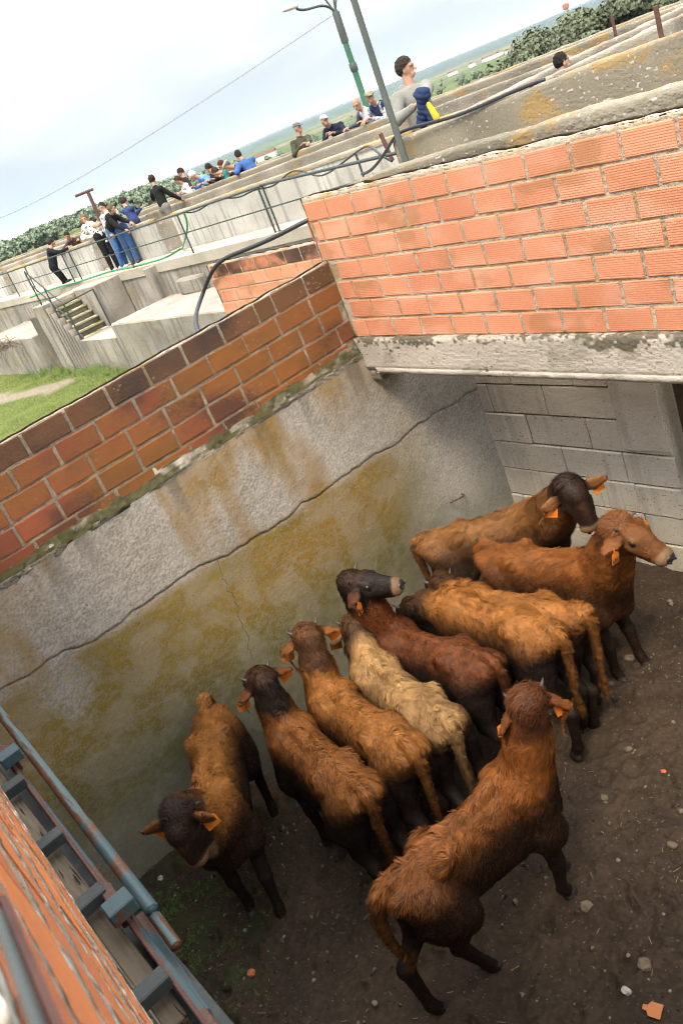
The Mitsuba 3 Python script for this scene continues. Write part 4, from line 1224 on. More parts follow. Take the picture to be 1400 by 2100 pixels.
def hand_mesh(side, curl, h=.0055):
    """A hand in local space: wrist at the origin, fingers along +x, palm facing -z, thumb towards side * y."""
    k = (side, curl, h)
    if k in _H:
        return _H[k]
    F = Field([-.04, -.09, -.10], [.21, .09, .05], h)
    F.limb([-.03, 0, 0], [.03, 0, 0], .026, .030, .01, [0, 0, 1], .8)
    for y in (-.025, 0, .025):
        F.limb([.03, y * .9, 0], [.085, y * 1.1, 0], .019, .017, .012)
    for i, (y, L) in enumerate(((.036, .072), (.012, .080), (-.012, .075), (-.035, .058))):
        y = y * side
        a = np.array([.088, y, 0.0])
        ang = 0
        for sgm in (.45, .32, .23):
            ang += curl * (1 + .15 * i)
            b = a + L * sgm * np.array([math.cos(ang), y * .25, -math.sin(ang)])
            F.limb(a, b, .0095, .0085, .003)
            a = b
    t0 = np.array([.025, .03 * side, -.004])
    t1 = t0 + [.03, .026 * side, -.010]
    t2 = t1 + [.032, .006 * side, -.012 - curl * .02]
    F.limb(t0, t1, .014, .011, .006)
    F.limb(t1, t2, .011, .0085, .003)
    _H[k] = F.mesh()
    return _H[k]


def ik(s, h, l1, l2, hint):
    v = h - s
    d = np.linalg.norm(v)
    if d > (l1 + l2) * .995:
        h = s + v / d * (l1 + l2) * .995
        d = (l1 + l2) * .995
    u = unit(h - s)
    a = (l1 * l1 - l2 * l2 + d * d) / (2 * d)
    q = math.sqrt(max(l1 * l1 - a * a, 1e-6))
    w = hint - u * (hint @ u)
    return s + u * a + unit(w) * q, h


def painted(mesh, c, jitter=.10, seed=0):
    v = np.asarray(mesh.vertices)
    k = 1 + jitter * (meshkit.fbm(v * 9, 3, seed) - .5) * 2
    return np.clip(np.tile(np.asarray(c, float), (len(v), 1)) * k[:, None], 0, 1)


def person(label, head, feet, face, body=None, hands=(None, None), top=(.1, .1, .1), legs=(.05, .05, .07), hair=(.03, .022, .018), skin=(.42, .235, .165), style='short',
           H=1.74, res=.018, pattern=None, bulk=1.0, collar=None, shoes=(.05, .04, .04), hood=False, vest=None, tilt=0.0, cap=None, sleeves=True, group=None, curl=.35, nm='person', apron=None):
    key = thing(nm, label, 'person', group)
    s = H / 1.74
    head, feet = np.array(head, float), np.array(feet, float)
    f = np.array([math.cos(math.radians(face)), math.sin(math.radians(face)), -tilt])
    f = unit(f)
    bd = face if body is None else body
    b = np.array([math.cos(math.radians(bd)), math.sin(math.radians(bd)), 0])
    sd = np.array([-b[1], b[0], 0])          # the person's left
    hip = feet + np.array([0, 0, .93 * s])
    spine = head - hip
    nb0 = head - unit(spine) * .215 * s - f * .02
    L = np.linalg.norm(nb0 - hip)
    if L < .40 * s or L > .60 * s:
        hip = nb0 - unit(nb0 - hip) * .53 * s
    chest = hip * .35 + nb0 * .65 + b * .015
    sh = [nb0 - unit(spine) * .045 * s + sd * .185 * s * k * min(bulk, 1.08) for k in (1, -1)]
    hs = unit(np.cross(np.array([0, 0, 1.0]), f))
    hu = np.cross(f, hs)
    arms = []
    for i, k in enumerate((1, -1)):
        hd = hands[i]
        hd = np.array(hd, float) if hd is not None else hip + sd * k * .27 * s + b * .10 - np.array([0, 0, .04])
        el, hd = ik(sh[i], hd, .30 * s, .28 * s, -b * .6 + sd * k * .7 + np.array([0, 0, -.5]))
        arms.append((sh[i], el, hd))
    fl = []
    for k in (1, -1):
        an = feet + sd * k * .09 * s + b * (.03 * k)
        kn = (hip + sd * k * .09 + an) / 2 + b * .02
        fl.append((hip + sd * k * .085 * s, kn, an + np.array([0, 0, .07])))
    pts = np.array([head, hip, feet] + [p for a in arms for p in a] + [p for l in fl for p in l])
    lo, hi = pts.min(0) - .26, pts.max(0) + .26

    def shape_head(F, g=0.0):
        F.ellipsoid(head + hu * .035 * s - f * .012, [f, hs, hu], np.array([.098, .077, .105]) * s + g, .0)
        F.limb(head - hu * .01 + f * .02, head - hu * .062 * s + f * .048 * s, .062 * s + g, .040 * s + g, .02)
    Bf = Field(head - .2, head + .2, .0095 if res > .015 else .007)
    shape_head(Bf)
    Bf.limb(head + f * .088 * s + hu * .012, head + f * .108 * s - hu * .022 * s, .011, .016, .012)
    Bf.limb(head + f * .074 * s - hu * .058 * s - hs * .018, head + f * .074 * s - hu * .058 * s + hs * .018, .014, .014, .012)
    for k in (1, -1):
        Bf.limb(head + hs * k * .078 * s - f * .012 + hu * .025, head + hs * k * .078 * s - f * .006 - hu * .022, .020, .013, .006, hs, .5)
        Bf.limb(head + f * .083 * s + hu * .032 + hs * k * .015, head + f * .070 * s + hu * .034 + hs * k * .05, .016, .014, .01)
    Bf.limb(head - hu * .05 - f * .02, nb0 - f * .0, .056 * s, .062 * s, .02)
    hm = Bf.mesh()
    Bb = Field(lo, hi, res)
    Bb.limb(nb0, nb0 + unit(spine) * .08, .058 * s, .056 * s, .02)
    Bb.limb(chest, hip, .13 * s, .135 * s, .03, b, .75)
    for sh_, el, hd in arms:
        Bb.limb(nb0 - unit(spine) * .05, sh_, .06, .055, .03)
        Bb.chain([sh_, el, hd], [.052 * s, .043 * s, .028 * s], .015)
    for a in fl:
        Bb.chain(list(a), [.085 * s, .058 * s, .04 * s], .02)
    bm = Bb.mesh()
    parts_ = [hm, bm]
    for i, k in enumerate((1, -1)):
        sh_, el, hd = arms[i]
        x = unit(hd - el)
        z = unit(np.array([0, 0, 1.0]) - x * x[2]) if abs(x[2]) < .95 else -b
        if x[2] < -.95:
            z = sd * k
        y = np.cross(z, x)
        g = hand_mesh(-k, curl, .0075 if res > .015 else .0055).copy()
        M = np.stack([x, y, z], 1)
        g.vertices = hd + (g.vertices @ M.T) * s
        parts_.append(g)
    m = cat_mesh(parts_)
    v = np.asarray(m.vertices)
    c = painted(m, skin, .08)
    q = v - head
    ff, uu, ss = q @ f, q @ hu, q @ hs
    for k in (1, -1):
        e = np.exp(-((ss - k * .032 * s) / .013) ** 2 - ((uu - .018) / .008) ** 2) * (ff > .05)
        c = c * (1 - .85 * e[:, None])
        e = np.exp(-((ss - k * .034 * s) / .020) ** 2 - ((uu - .040) / .006) ** 2) * (ff > .05)
        c = c * (1 - .7 * e[:, None]) + np.array(hair) * .7 * e[:, None]
    e = np.exp(-(ss / .022) ** 2 - ((uu + .056 * s) / .006) ** 2) * (ff > .05)
    c = c * (1 - .6 * e[:, None]) + np.array([.25, .08, .07]) * .6 * e[:, None]
    if style not in ('bald',):
        e = smooth01(.02, .05, uu + .55 * (-ff + .03)) * (np.linalg.norm(q, axis=1) < .15)
        c = c * (1 - e[:, None]) + np.array(hair) * e[:, None]
    part(key, 'body', mikit.ply(m, 'm_skin', smooth=True, color=c))
    # clothes
    Ft = Field(lo, hi, res)
    g = .016
    Ft.limb(chest + unit(spine) * .03, hip + unit(spine) * .02, .150 * s * bulk, .148 * s * bulk, .04, b, .78)
    Ft.limb(nb0 - unit(spine) * .12, nb0 - unit(spine) * .005, .13 * s, .068 * s, .04, b, .8)
    for sh_, el, hd in arms:
        Ft.limb(nb0 - unit(spine) * .07, sh_, .075 * s * bulk, .074 * s * bulk, .04)
        if sleeves:
            wr = el + (hd - el) * .90
            Ft.chain([sh_, el, wr], [.070 * s * bulk, .058 * s * bulk, .043 * s], .02)
        else:
            Ft.chain([sh_, sh_ * .35 + el * .65], [.070 * s, .060 * s], .02)
    if hood:
        Ft.limb(nb0 - b * .07 + sd * .07 + unit(spine) * .03, nb0 - b * .07 - sd * .07 + unit(spine) * .03, .065, .065, .04)
        Ft.limb(nb0 + b * .05 + sd * .05, nb0 + b * .05 - sd * .05, .045, .045, .03)
    else:
        Ft.limb(nb0 - unit(spine) * .01, nb0 + unit(spine) * .025, .073 * s, .070 * s, .01)
    if apron is not None:
        pass
    tm = Ft.mesh()
    tv = np.asarray(tm.vertices)
    fold = (meshkit.fbm(tv * np.array([14, 14, 7]), 3, 3) - .5) * .022
    tm.vertices = tv + np.asarray(tm.vertex_normals) * fold[:, None]
    tc = painted(tm, top, .16, 2)
    q = tv - hip
    u_, w_, z_ = q @ sd, q @ b, q @ unit(spine)
    if pattern == 'check':
        gx_ = (np.mod(u_ * 13, 1) < .22) | (np.mod(z_ * 13, 1) < .22) | (np.mod(w_ * 13, 1) < .15)
        tc = np.where(gx_[:, None], np.array([.20, .22, .32]), tc)
    if pattern == 'zebra':
        k = meshkit.fbm(np.stack([u_ * 9 + z_ * 4, w_ * 9, z_ * 16], 1), 2, 6)
        tc = np.where(((k > .47) & (k < .55))[:, None], np.array([.03, .03, .03]), tc)
    if pattern == 'panel':
        tc = np.where(((np.abs(u_) > .13) | (z_ < .28))[:, None], np.array([.10, .11, .15]), tc)
    part(key, 'top', mikit.ply(tm, 'm_cloth', smooth=True, color=tc))
    if vest is not None:
        Fv = Field(lo, hi, res)
        Fv.limb(chest + unit(spine) * .05, hip + unit(spine) * .0, .168 * s, .165 * s, .04, b, .80)
        for i in (0, 1):
            Fv.limb(nb0 - unit(spine) * .07, arms[i][0] * .8 + nb0 * .2, .085, .078, .04)
        vm = Fv.mesh()
        vv = np.asarray(vm.vertices)
        zz_ = (vv - hip) @ unit(spine)
        vm.vertices = vv + np.asarray(vm.vertex_normals) * (np.abs(np.sin(zz_ * 62)) * .010)[:, None]
        keepf = ~np.all((np.abs(((vv[vm.faces] - hip) @ sd)) < .028) & (((vv[vm.faces] - chest) @ b) > .02), axis=1)
        vm.update_faces(keepf)
        part(key, 'vest', mikit.ply(vm, 'm_cloth', smooth=True, color=painted(vm, vest, .15)))
    Fl = Field(lo, hi, res)
    Fl.limb(hip + sd * .05, hip - sd * .05, .135 * s, .135 * s, .03, b, .85)
    for a in fl:
        Fl.chain([a[0], a[1], a[2]], [.105 * s, .078 * s, .060 * s], .025)
    lm_ = Fl.mesh()
    part(key, 'trousers', mikit.ply(lm_, 'm_cloth', smooth=True, color=painted(lm_, legs, .25, 4)))
    for a in fl:
        an = a[2]
        Fs = Field(an - .3, an + .3, .016)
        Fs.limb(an + [0, 0, -.03] - b * .04, an + [0, 0, -.045] + b * .14, .042, .038, .02, [0, 0, 1], .9)
        sm = Fs.mesh()
        part(key, 'shoe', mikit.ply(sm, 'm_cloth', smooth=True, color=painted(sm, shoes, .1)))
    # hair and caps
    hr_ = .0095 if res > .015 else .007
    if style in ('short', 'long', 'ponytail', 'boy', 'capshort'):
        Fh = Field(head - .24, head + .24, hr_)
        shape_head(Fh, .0)
        Fh.ellipsoid(head + hu * .040 * s - f * .018, [f, hs, hu], np.array([.105, .086, .112]) * s, .0)
        n_ = unit(hu * .72 - f * .70) if style != 'boy' else unit(hu * .62 - f * .78)
        Fh.cut(head + hu * (.052 if style != 'boy' else .03) * s + f * .035 * s, n_)
        if style in ('long',):
            F2 = Field(head - .3, head + .3, hr_)
            F2.ellipsoid(head + hu * .040 * s - f * .018, [f, hs, hu], np.array([.105, .088, .112]) * s, .0)
            F2.cut(head + hu * .05 * s + f * .03 * s, n_)
            for k in (1, -1):
                F2.limb(head + hs * k * .075 - f * .02 + hu * .02, head + hs * k * .085 - hu * .22 - f * .03, .035, .028, .02)
            F2.limb(head - f * .07 + hu * .02, head - f * .07 - hu * .20, .06, .05, .03)
            Fh = F2
        if style == 'ponytail':
            Fh.limb(head - f * .10 + hu * .05, head - f * .15 - hu * .16, .035, .018, .02)
        m2 = Fh.mesh()
        v2 = np.asarray(m2.vertices)
        m2.vertices = v2 + np.asarray(m2.vertex_normals) * ((meshkit.fbm(v2 * 55, 3, 5) - .4) * .022)[:, None]
        part(key, 'hair', mikit.ply(m2, 'm_cloth', smooth=True, color=painted(m2, hair, .6, 8)))
    if cap is not None:
        Fc = Field(head - .24, head + .24, hr_)
        if style == 'flatcap':
            Fc.ellipsoid(head + hu * .078 * s + f * .012, [unit(f - hu * .25), hs, unit(hu + f * .25)], np.array([.135, .100, .052]) * s, .02)
            Fc.limb(head + hu * .058 + f * .10, head + hu * .048 + f * .145, .05, .045, .01, hu, .22)
        else:
            Fc.ellipsoid(head + hu * .062 * s - f * .01, [f, hs, hu], np.array([.110, .090, .085]) * s, .0)
            Fc.cut(head + hu * .062 * s, hu)
            Fc.limb(head + hu * .068 + f * .085, head + hu * .055 + f * .155, .058, .05, .01, hu, .18)
        m2 = Fc.mesh()
        part(key, 'cap', mikit.ply(m2, 'm_cloth', smooth=True, color=painted(m2, cap, .18, 9)))
    return key, dict(hip=hip, nb=nb0, arms=arms, b=b, sd=sd, f=f)


YL = 9.78


def leaner(label, head, face, dx=(-.22, .22), body=None, y=YL, wally=9.68, wz=.85, fy=.42, z0=None, **k):
    """A spectator standing behind a wall, bent over it with both hands on its top."""
    h = np.array(head)
    fx = np.array([h[0] + k.pop('lean', 0.0), y + fy, ZW if z0 is None else z0])
    hands = [(h[0] + dx[0], wally, wz), (h[0] + dx[1], wally, wz)]
    bd = body if body is not None else -90
    # the person's left hand lies on the +x side when facing -y
    return person(label, h, fx, face, bd, (hands[1], hands[0]), **k)


leaner('man in a flat cap, checked shirt and navy quilted vest by the green pole', (-10.289, 9.750, 1.225), -30, (-.30, -.05), body=-75, top=(.62, .62, .66), pattern='check', vest=(.022, .035, .085), legs=(.03, .04, .08),
       style='flatcap', cap=(.20, .19, .12), hair=(.25, .22, .2), skin=(0.418, 0.216, 0.154))
leaner('bald man in a white and dark jacket leaning both arms on the wall', (-10.725, 9.720, 1.205), -65, (-.45, .1), top=(.66, .66, .68), pattern='panel', legs=(.10, .10, .11), style='bald', hair=(.05, .04, .035), tilt=.35)
leaner('man in a pale cap and navy jacket with folded arms on the wall', (-11.945, 9.750, 1.141), -10, (-.02, .30), body=-60, top=(.014, .02, .042), style='cap', cap=(.42, .38, .38), hair=(.3, .28, .26), skin=(0.395, 0.209, 0.154))
leaner('man in a grey cap and olive sweater, first of the four by the poles', (-13.232, 9.950, 1.211), 10, (.25, .55), body=-25, fy=.1, top=(.055, .058, .040), style='cap', cap=(.12, .12, .13), hair=(.3, .28, .26), skin=(0.380, 0.202, 0.147), legs=(.1, .09, .07))
leaner('man in a bright blue jacket turned away at the right end of the group', (-16.051, 9.950, 1.155), 165, (-.30, .0), body=165, fy=.25, lean=.30, top=(.045, .11, .30), legs=(.02, .03, .08), skin=(0.380, 0.216, 0.161), bulk=1.12, tilt=.3)
leaner('man in a beige flat cap and dark jacket bending over the wall', (-16.406, 9.750, 1.027), -150, (-.25, .2), body=-120, fy=.5, lean=.25, top=(.016, .016, .018), style='flatcap', cap=(.45, .38, .29), hair=(.06, .05, .05), tilt=.6)
leaner('person in a dark teal sweater bent low over the wall', (-16.996, 9.700, 0.990), -160, (-.2, .25), body=-130, fy=.55, lean=.35, top=(.018, .13, .13), tilt=.8, hair=(.04, .025, .02))
leaner('brown-haired person in black behind the teal sweater', (-17.323, 10.150, 1.086), -120, (-.2, .2), fy=.35, top=(.014, .014, .016), hair=(.06, .032, .02), tilt=.4)
leaner('dark-haired woman with a ponytail and dark top looking down', (-17.670, 9.950, 1.140), -170, (-.2, .2), fy=.3, lean=.25, style='ponytail', hair=(.028, .02, .016), top=(.02, .02, .022), tilt=.6)
leaner('white-haired man in a sky blue shirt leaning on the wall', (-18.244, 9.720, 1.125), -120, (-.15, .35), body=-100, fy=.5, lean=.22, top=(.14, .30, .62), hair=(.62, .62, .60), skin=(0.441, 0.238, 0.182), tilt=.7)
leaner('man in a dark brown sweater standing behind the white-haired man', (-19.391, 10.050, 1.311), -140, (-.1, .3), body=-110, fy=.2, lean=.15, top=(.028, .020, .022), tilt=.6)
leaner('woman with sunglasses on her head and a white shirt', (-19.217, 9.750, 1.156), -140, (-.25, .15), body=-110, fy=.35, top=(.72, .70, .70), style='ponytail', hair=(.05, .03, .02), tilt=.4, H=1.62)
h = np.array((-16.974, 7.850, 1.398))
person('man in a tight black sweater seen from behind, propped on the wall', h, (h[0] + .25, 7.72, ZW), 130, 100, ((-18.416, 8.280, 0.617), (-16.673, 8.280, 0.692)), top=(.010, .012, .014), legs=(.16, .155, .145), skin=(0.342, 0.194, 0.140), tilt=.3)
h = np.array((-19.064, 7.850, 1.174))
person('man in a navy jacket seen from behind over the white wall', h, (h[0] + .32, 7.75, ZW), 120, 95, ((-18.947, 8.200, 0.879), (-19.686, 8.100, 0.822)), top=(.028, .05, .15), legs=(.03, .04, .09), bulk=1.1, tilt=.5)
h, ft = np.array((-17.486, 6.720, 1.143)), np.array((-18.243, 6.708, -0.300))
person('person in a black hooded jacket and blue jeans on the far walkway', h, (ft[0], 6.70, ZW), 60, 40, (h + [.20, .28, -.50], h + [.25, -.02, -.55]), top=(.012, .012, .014), legs=(.06, .15, .36), hood=True, bulk=1.15, hair=(.12, .08, .05), shoes=(.6, .58, .55), H=1.66)
h = np.array((-18.320, 6.860, 1.263))
person('man with glasses in a white checked shirt and jeans on the far walkway', h, (h[0] + .45, 6.88, ZW), -60, -40, (h + [.30, -.20, -.45], None), top=(.70, .70, .74), pattern='check', legs=(.045, .10, .24), shoes=(.12, .07, .05), H=1.78)
h = np.array((-19.196, 6.620, 1.169))
person('woman with long light brown hair in a zebra patterned sweater and black trousers', h, (h[0] + .55, 6.60, ZW), -30, 15, (h + [.42, .10, -.42], h + [.38, -.16, -.46]), top=(.74, .70, .66), pattern='zebra', legs=(.014, .014, .016), style='long', hair=(.22, .12, .06), shoes=(.75, .75, .75), bulk=1.12,
       H=1.66)
t = h + np.array([.46, .06, -.12])
person('toddler in a grey knitted top held by the woman in the zebra sweater', t, t + [.02, 0, -.62], 160, 160, (t + [-.2, .0, -.22], t + [-.2, -.1, -.2]), top=(.45, .43, .42), legs=(.5, .48, .46), H=.78, style='short', hair=(.05, .03, .025), res=.012, shoes=(.6, .6, .6))
h = np.array((-22.788, 6.800, 0.895))
person('man in a black hoodie and trousers leaning on the white wall by the stairs', h, (h[0] + .05, 6.62, ZW), 75, 65, ((h[0] + .15, 7.10, .62), (h[0] + .42, 7.05, .60)), top=(.010, .013, .018), legs=(.012, .012, .014), hood=True, bulk=1.12, tilt=.4, shoes=(.04, .04, .06))
h = np.array((-23.803, 7.750, 0.898))
person('man in a brown sweater facing the camera over the white wall', h, (h[0] - .1, 7.95, ZW), -50, -60, ((-21.931, 7.300, 0.682), (-23.647, 7.200, 0.531)), top=(.055, .035, .028), skin=(0.380, 0.187, 0.133), tilt=.3, legs=(.04, .04, .05))
h = np.array((-1.879, 5.000, 0.847))
person('dark-haired boy looking right between the concrete walls', h, (h[0] - .05, 4.98, h[2] - 1.12), 62, 62, (h + [.18, .30, -.22], None), top=(.03, .05, .16), style='boy', hair=(.016, .013, .013), H=1.24, skin=(0.502, 0.302, 0.231), res=.014)
# the man in the grey hoodie, nearest of the spectators
h = np.array((-3.826, 4.750, 1.370))
ft = np.array([h[0] + .05, 4.72, ZW])
hl, hr2 = np.array((-3.384, 4.420, 1.034)), np.array((-3.507, 4.400, 0.979))
k_, inf = person('man in a light grey hoodie holding a navy jacket, nearest of the spectators', h, ft, 30, -12, (hl, hr2), top=(.24, .245, .225), legs=(.06, .07, .10), hood=True, res=.012, H=1.78, bulk=1.16, hair=(.035, .027, .022), skin=(0.456, 0.259, 0.189), curl=.5)
jk = thing('jacket', 'navy quilted jacket with a yellow lining, held by the man in the grey hoodie', 'jacket')
Fj = Field(np.array((-3.412, 4.350, 0.949)) - .5, np.array((-3.412, 4.350, 0.949)) + .5, .012)
j0, j1, j2, j3, j4 = (np.array(p) for p in ((-3.336, 4.360, 1.076), (-3.238, 4.340, 1.068), (-3.332, 4.360, 0.980), (-3.415, 4.360, 0.806), (-3.218, 4.340, 0.799)))
Fj.limb(j0, j1, .058, .056, .03)
Fj.limb(j1, j2, .055, .05, .03)
Fj.limb(j2, j3, .050, .075, .03, [0, 1, 0], .7)
Fj.limb(j2, j4, .04, .058, .03, [0, 1, 0], .6)
jm = Fj.mesh()
jv = np.asarray(jm.vertices)
jm.vertices = jv + np.asarray(jm.vertex_normals) * (np.abs(np.sin((jv[:, 2] * .9 + jv[:, 0] * .3) * 55)) * .012 + (meshkit.fbm(jv * 12, 2, 1) - .5) * .03)[:, None]
part(jk, 'shell', mikit.ply(jm, 'm_cloth', smooth=True, color=painted(jm, (.020, .035, .10), .25)))
y0, y1 = np.array((-3.152, 4.270, 0.946)), np.array((-3.078, 4.250, 0.804))
Fj = Field(np.minimum(y0, y1) - .12, np.maximum(y0, y1) + .12, .01)
Fj.limb(y0, y1, .035, .050, .01, [0, 1, 0], .5)
jm = Fj.mesh()
part(jk, 'lining', mikit.ply(jm, 'm_cloth', smooth=True, color=painted(jm, (.62, .40, .03), .2)), 'yellow lining')
# ------------------------------------------------------------------ the land: yard grass, pasture, oaks, village, hills, air
def land_h(x, y):
    dx, dy = x - EYE[0], y - EYE[1]
    r, az = np.hypot(dx, dy), np.degrees(np.arctan2(dy, dx))
    base = np.interp(r, [0, 26, 60, 120, 300, 700, 1600, 4000, 6500, 9000, 14000, 30000], [-2.2, -2.2, -2.5, -3.2, -6.5, -12.5, -19, -24, -10, 14, 40, 40])
    n = meshkit.fbm(np.stack([x / 180, y / 180, x * 0], -1), 3, 3) - .5
    n2 = meshkit.fbm(np.stack([x / 2600, y / 2600, x * 0 + 3], -1), 4, 8) - .5
    far = smooth01(2500, 8000, r)
    ridge = smooth01(146.5, 155, az) * smooth01(110, 330, r) * smooth01(1100, 560, r)
    h = base + n * np.interp(r, [30, 300, 2000], [.2, 2.5, 10]) * (1 - far) + n2 * far * 90
    return h * (1 - ridge) + (-1.0 - 5.5 * smooth01(166, 178, az) - 2.0 * smooth01(153, 147, az) + n * 3) * ridge


az = np.r_[np.arange(-170, 105, 5), np.arange(105, 182, .25), np.arange(182, 190.01, 4)]
rr = np.r_[0.5, 4, 9, np.geomspace(12, 30000, 170)]
AZ, RR = np.meshgrid(np.radians(az), rr, indexing='ij')
X, Y_ = EYE[0] + RR * np.cos(AZ), EYE[1] + RR * np.sin(AZ)
Z = land_h(X, Y_)
na, nr = X.shape
idx = np.arange(na * nr).reshape(na, nr)
q = np.stack([idx[:-1, :-1], idx[:-1, 1:], idx[1:, 1:], idx[1:, :-1]], -1).reshape(-1, 4)[:, ::-1]


def land_col(p, n, uv):
    r = dr.sqrt(dr.square(p.x - 4.4) + dr.square(p.y + 3.2))
    near = smoothstep(60, 30, r)
    g = fbm(p.x * 1.7, p.y * 1.7, 1, 4)
    fine = noise(p.x * 23, p.y * 23, 2)
    turf = mix((0.058, 0.080, 0.020), (0.105, 0.130, 0.038), dr.clip((g - 0.3) * 1.6 + (fine - 0.5) * 0.5, 0, 1))
    d = dr.abs(p.y - (3.25 + 0.30 * (p.x + 19.0)) + 0.5 * (noise(p.x * 1.3, p.y * 1.3) - 0.5))
    turf = mix(turf, mix((0.13, 0.11, 0.08), (0.22, 0.195, 0.15), fine), smoothstep(0.62, 0.32, d + 0.3 * (fine - 0.5)) * smoothstep(-17.3, -18.2, p.x))
    f1 = fbm(p.x / 160, p.y / 160, 5, 4)
    f, s, w = voronoi(p.x / 420 + 3, p.y / 240)
    field = mix((0.036, 0.058, 0.026), (0.085, 0.105, 0.045), dr.clip(f1 * 1.5 - 0.25, 0, 1))
    field = mix(field, (0.12, 0.10, 0.065), smoothstep(0.70, 0.78, w))
    field = mix(field, (0.055, 0.085, 0.04), smoothstep(0.55, 0.62, fbm(p.x / 55, p.y / 55, 9, 3)) * 0.75)
    field = mix(field, (0.020, 0.034, 0.026), smoothstep(3000, 5500, r) * 0.9)
    return mix(field, turf, near)


scene['m_land'] = principled(proc(land_col), 0.95, 0.1)
struct('land', mikit.ply((np.stack([X, Y_, Z], -1).reshape(-1, 3), q), 'm_land', smooth=True))

# grass blades of the yard in view
r = np.random.default_rng(40)
N = 26000
gx_, gy_ = r.uniform(-27, -8, N), r.uniform(-2.5, 4.4, N)
d_ = np.abs(gy_ - (3.25 + .30 * (gx_ + 19)))
kp = ~((d_ < .5) & (gx_ < -17.6)) & (meshkit.fbm(np.stack([gx_ * .8, gy_ * .8, gx_ * 0], -1), 3, 2) > .36)
gx_, gy_ = gx_[kp], gy_[kp]
N = len(gx_)
tall = (smooth01(3.5, 4.35, gy_) * (gx_ < -15.2) * (gx_ > -22)) * (meshkit.fbm(np.stack([gx_ * 1.3, gy_ * 0, gx_ * 0], -1), 3, 5) > .38)
hh = r.uniform(.03, .07, N) + tall * r.uniform(.05, .28, N)
a_ = r.uniform(0, 6.28, N)
w_ = .012 + .02 * tall
b0 = np.stack([gx_, gy_, land_h(gx_, gy_) - .005], 1)
sdv = np.stack([np.cos(a_), np.sin(a_), 0 * a_], 1)
tipv = b0 + np.stack([r.normal(0, .4, N) * hh, r.normal(0, .4, N) * hh, hh], 1)
V = np.stack([b0 - sdv * w_[:, None], b0 + sdv * w_[:, None], tipv], 1).reshape(-1, 3)
gc = np.array([.056, .085, .020]) * r.uniform(.7, 1.5, (N, 1)) + np.array([.05, .03, .0]) * r.random((N, 1)) * (1 - tall[:, None])
scene['grass'] = {'type': 'ply', 'filename': meshkit.write_ply((V, np.arange(3 * N).reshape(-1, 3)), False, None, np.repeat(gc, 3, 0), normals=np.tile([0, 0, 1.0], (3 * N, 1))), 'face_normals': False, 'bsdf': ref('m_leaf')}
labels['grass'] = {'label': 'short green grass of the yard', 'category': 'grass', 'kind': 'stuff'}


# dry twigs on the low block
r = np.random.default_rng(42)
tw = []
for i in range(46):
    p0 = np.array([-22.4 + r.normal(0, .5), 3.75 + r.uniform(-.1, .5), -1.26])
    p1 = p0 + [r.normal(.1, .45), r.normal(-.35, .2), r.uniform(.05, .35)]
    p2 = p1 + [r.normal(.1, .2), r.normal(-.2, .1), -r.uniform(.1, .6)]
    tw.append(tube(spline([p0, p1, p2], 6), [.010, .009, .008, .007, .006, .004], 4, False))
struct('dry_branches', ply(cat_mesh(tw), 'm_wood', False), 'heap of dry branches lying on the low block', 'stuff')


# oaks: leaf clumps on a lumpy crown, a trunk with limbs
def oak(seed, n=1500, leaf=.34):
    r = np.random.default_rng(seed)
    cs = []
    for i in range(11):
        a, rad = r.uniform(0, 6.28), r.uniform(.2, 3.0)
        cs.append((rad * math.cos(a), rad * math.sin(a), r.uniform(2.6, 5.2) - rad * .22, r.uniform(.9, 1.7)))
    cs = np.array(cs)
    k = r.integers(len(cs), size=n)
    d = r.normal(0, 1, (n, 3))
    d /= np.linalg.norm(d, axis=1, keepdims=True)
    d[:, 2] = np.where(d[:, 2] < -.35, -d[:, 2] * .6, d[:, 2])
    rad = cs[k, 3] * r.uniform(.62, 1.08, n)
    c = cs[k, :3] + d * rad[:, None] * [1, 1, .72]
    u = r.normal(0, 1, (n, 3))
    u -= d * (u * d).sum(1, keepdims=True) * .7
    u /= np.linalg.norm(u, axis=1, keepdims=True)
    w = np.cross(u, d + r.normal(0, .5, (n, 3)))
    w /= np.linalg.norm(w, axis=1, keepdims=True)
    s = (leaf * r.uniform(.5, 1.2, n))[:, None]
    V = np.stack([c - u * s, c + w * s * .7, c + u * s, c - w * s * .7], 1).reshape(-1, 3)
    i4 = np.arange(n)[:, None] * 4
    Fq = np.concatenate([i4 + [0, 1, 2], i4 + [0, 2, 3]])
    col = np.array([.066, .082, .048]) * (np.array([2.2, 2.3, 2.7]) if leaf > .4 else np.array([1.45, 1.4, 1.5])) * r.uniform(.65, 1.5, (n, 1)) * (1 + .5 * (meshkit.fbm(c * .9, 2, seed) - .5))[:, None]
    nn = d * .8 + r.normal(0, .35, (n, 3)) + [0, 0, .25]
    nn /= np.linalg.norm(nn, axis=1, keepdims=True)
    crown = {'type': 'ply', 'filename': meshkit.write_ply((V, Fq), False, None, np.repeat(np.clip(col, 0, 1), 4, 0), normals=np.repeat(nn, 4, 0)), 'face_normals': False, 'bsdf': ref('m_leaf')}
    tr = [tube([(0, 0, -1), (.1, .05, 1.4), (.15, .0, 2.6)], [.36, .28, .2], 8)]
    for i in range(4):
        a = r.uniform(0, 6.28)
        tr.append(tube([(.12, .02, 1.6), (.9 * math.cos(a), .9 * math.sin(a), 2.6), (1.9 * math.cos(a), 1.9 * math.sin(a), 3.6)], [.16, .11, .05], 6))
    return crown, ply(cat_mesh(tr), 'm_bark', True)


scene['m_bark'] = principled(rgb(.07, .055, .045), .95, .1)
NEAR = [oak(s, 11000, .135) for s in (1, 2, 3)]
FAR = [oak(s, 520, .62) for s in (11, 12, 13)]


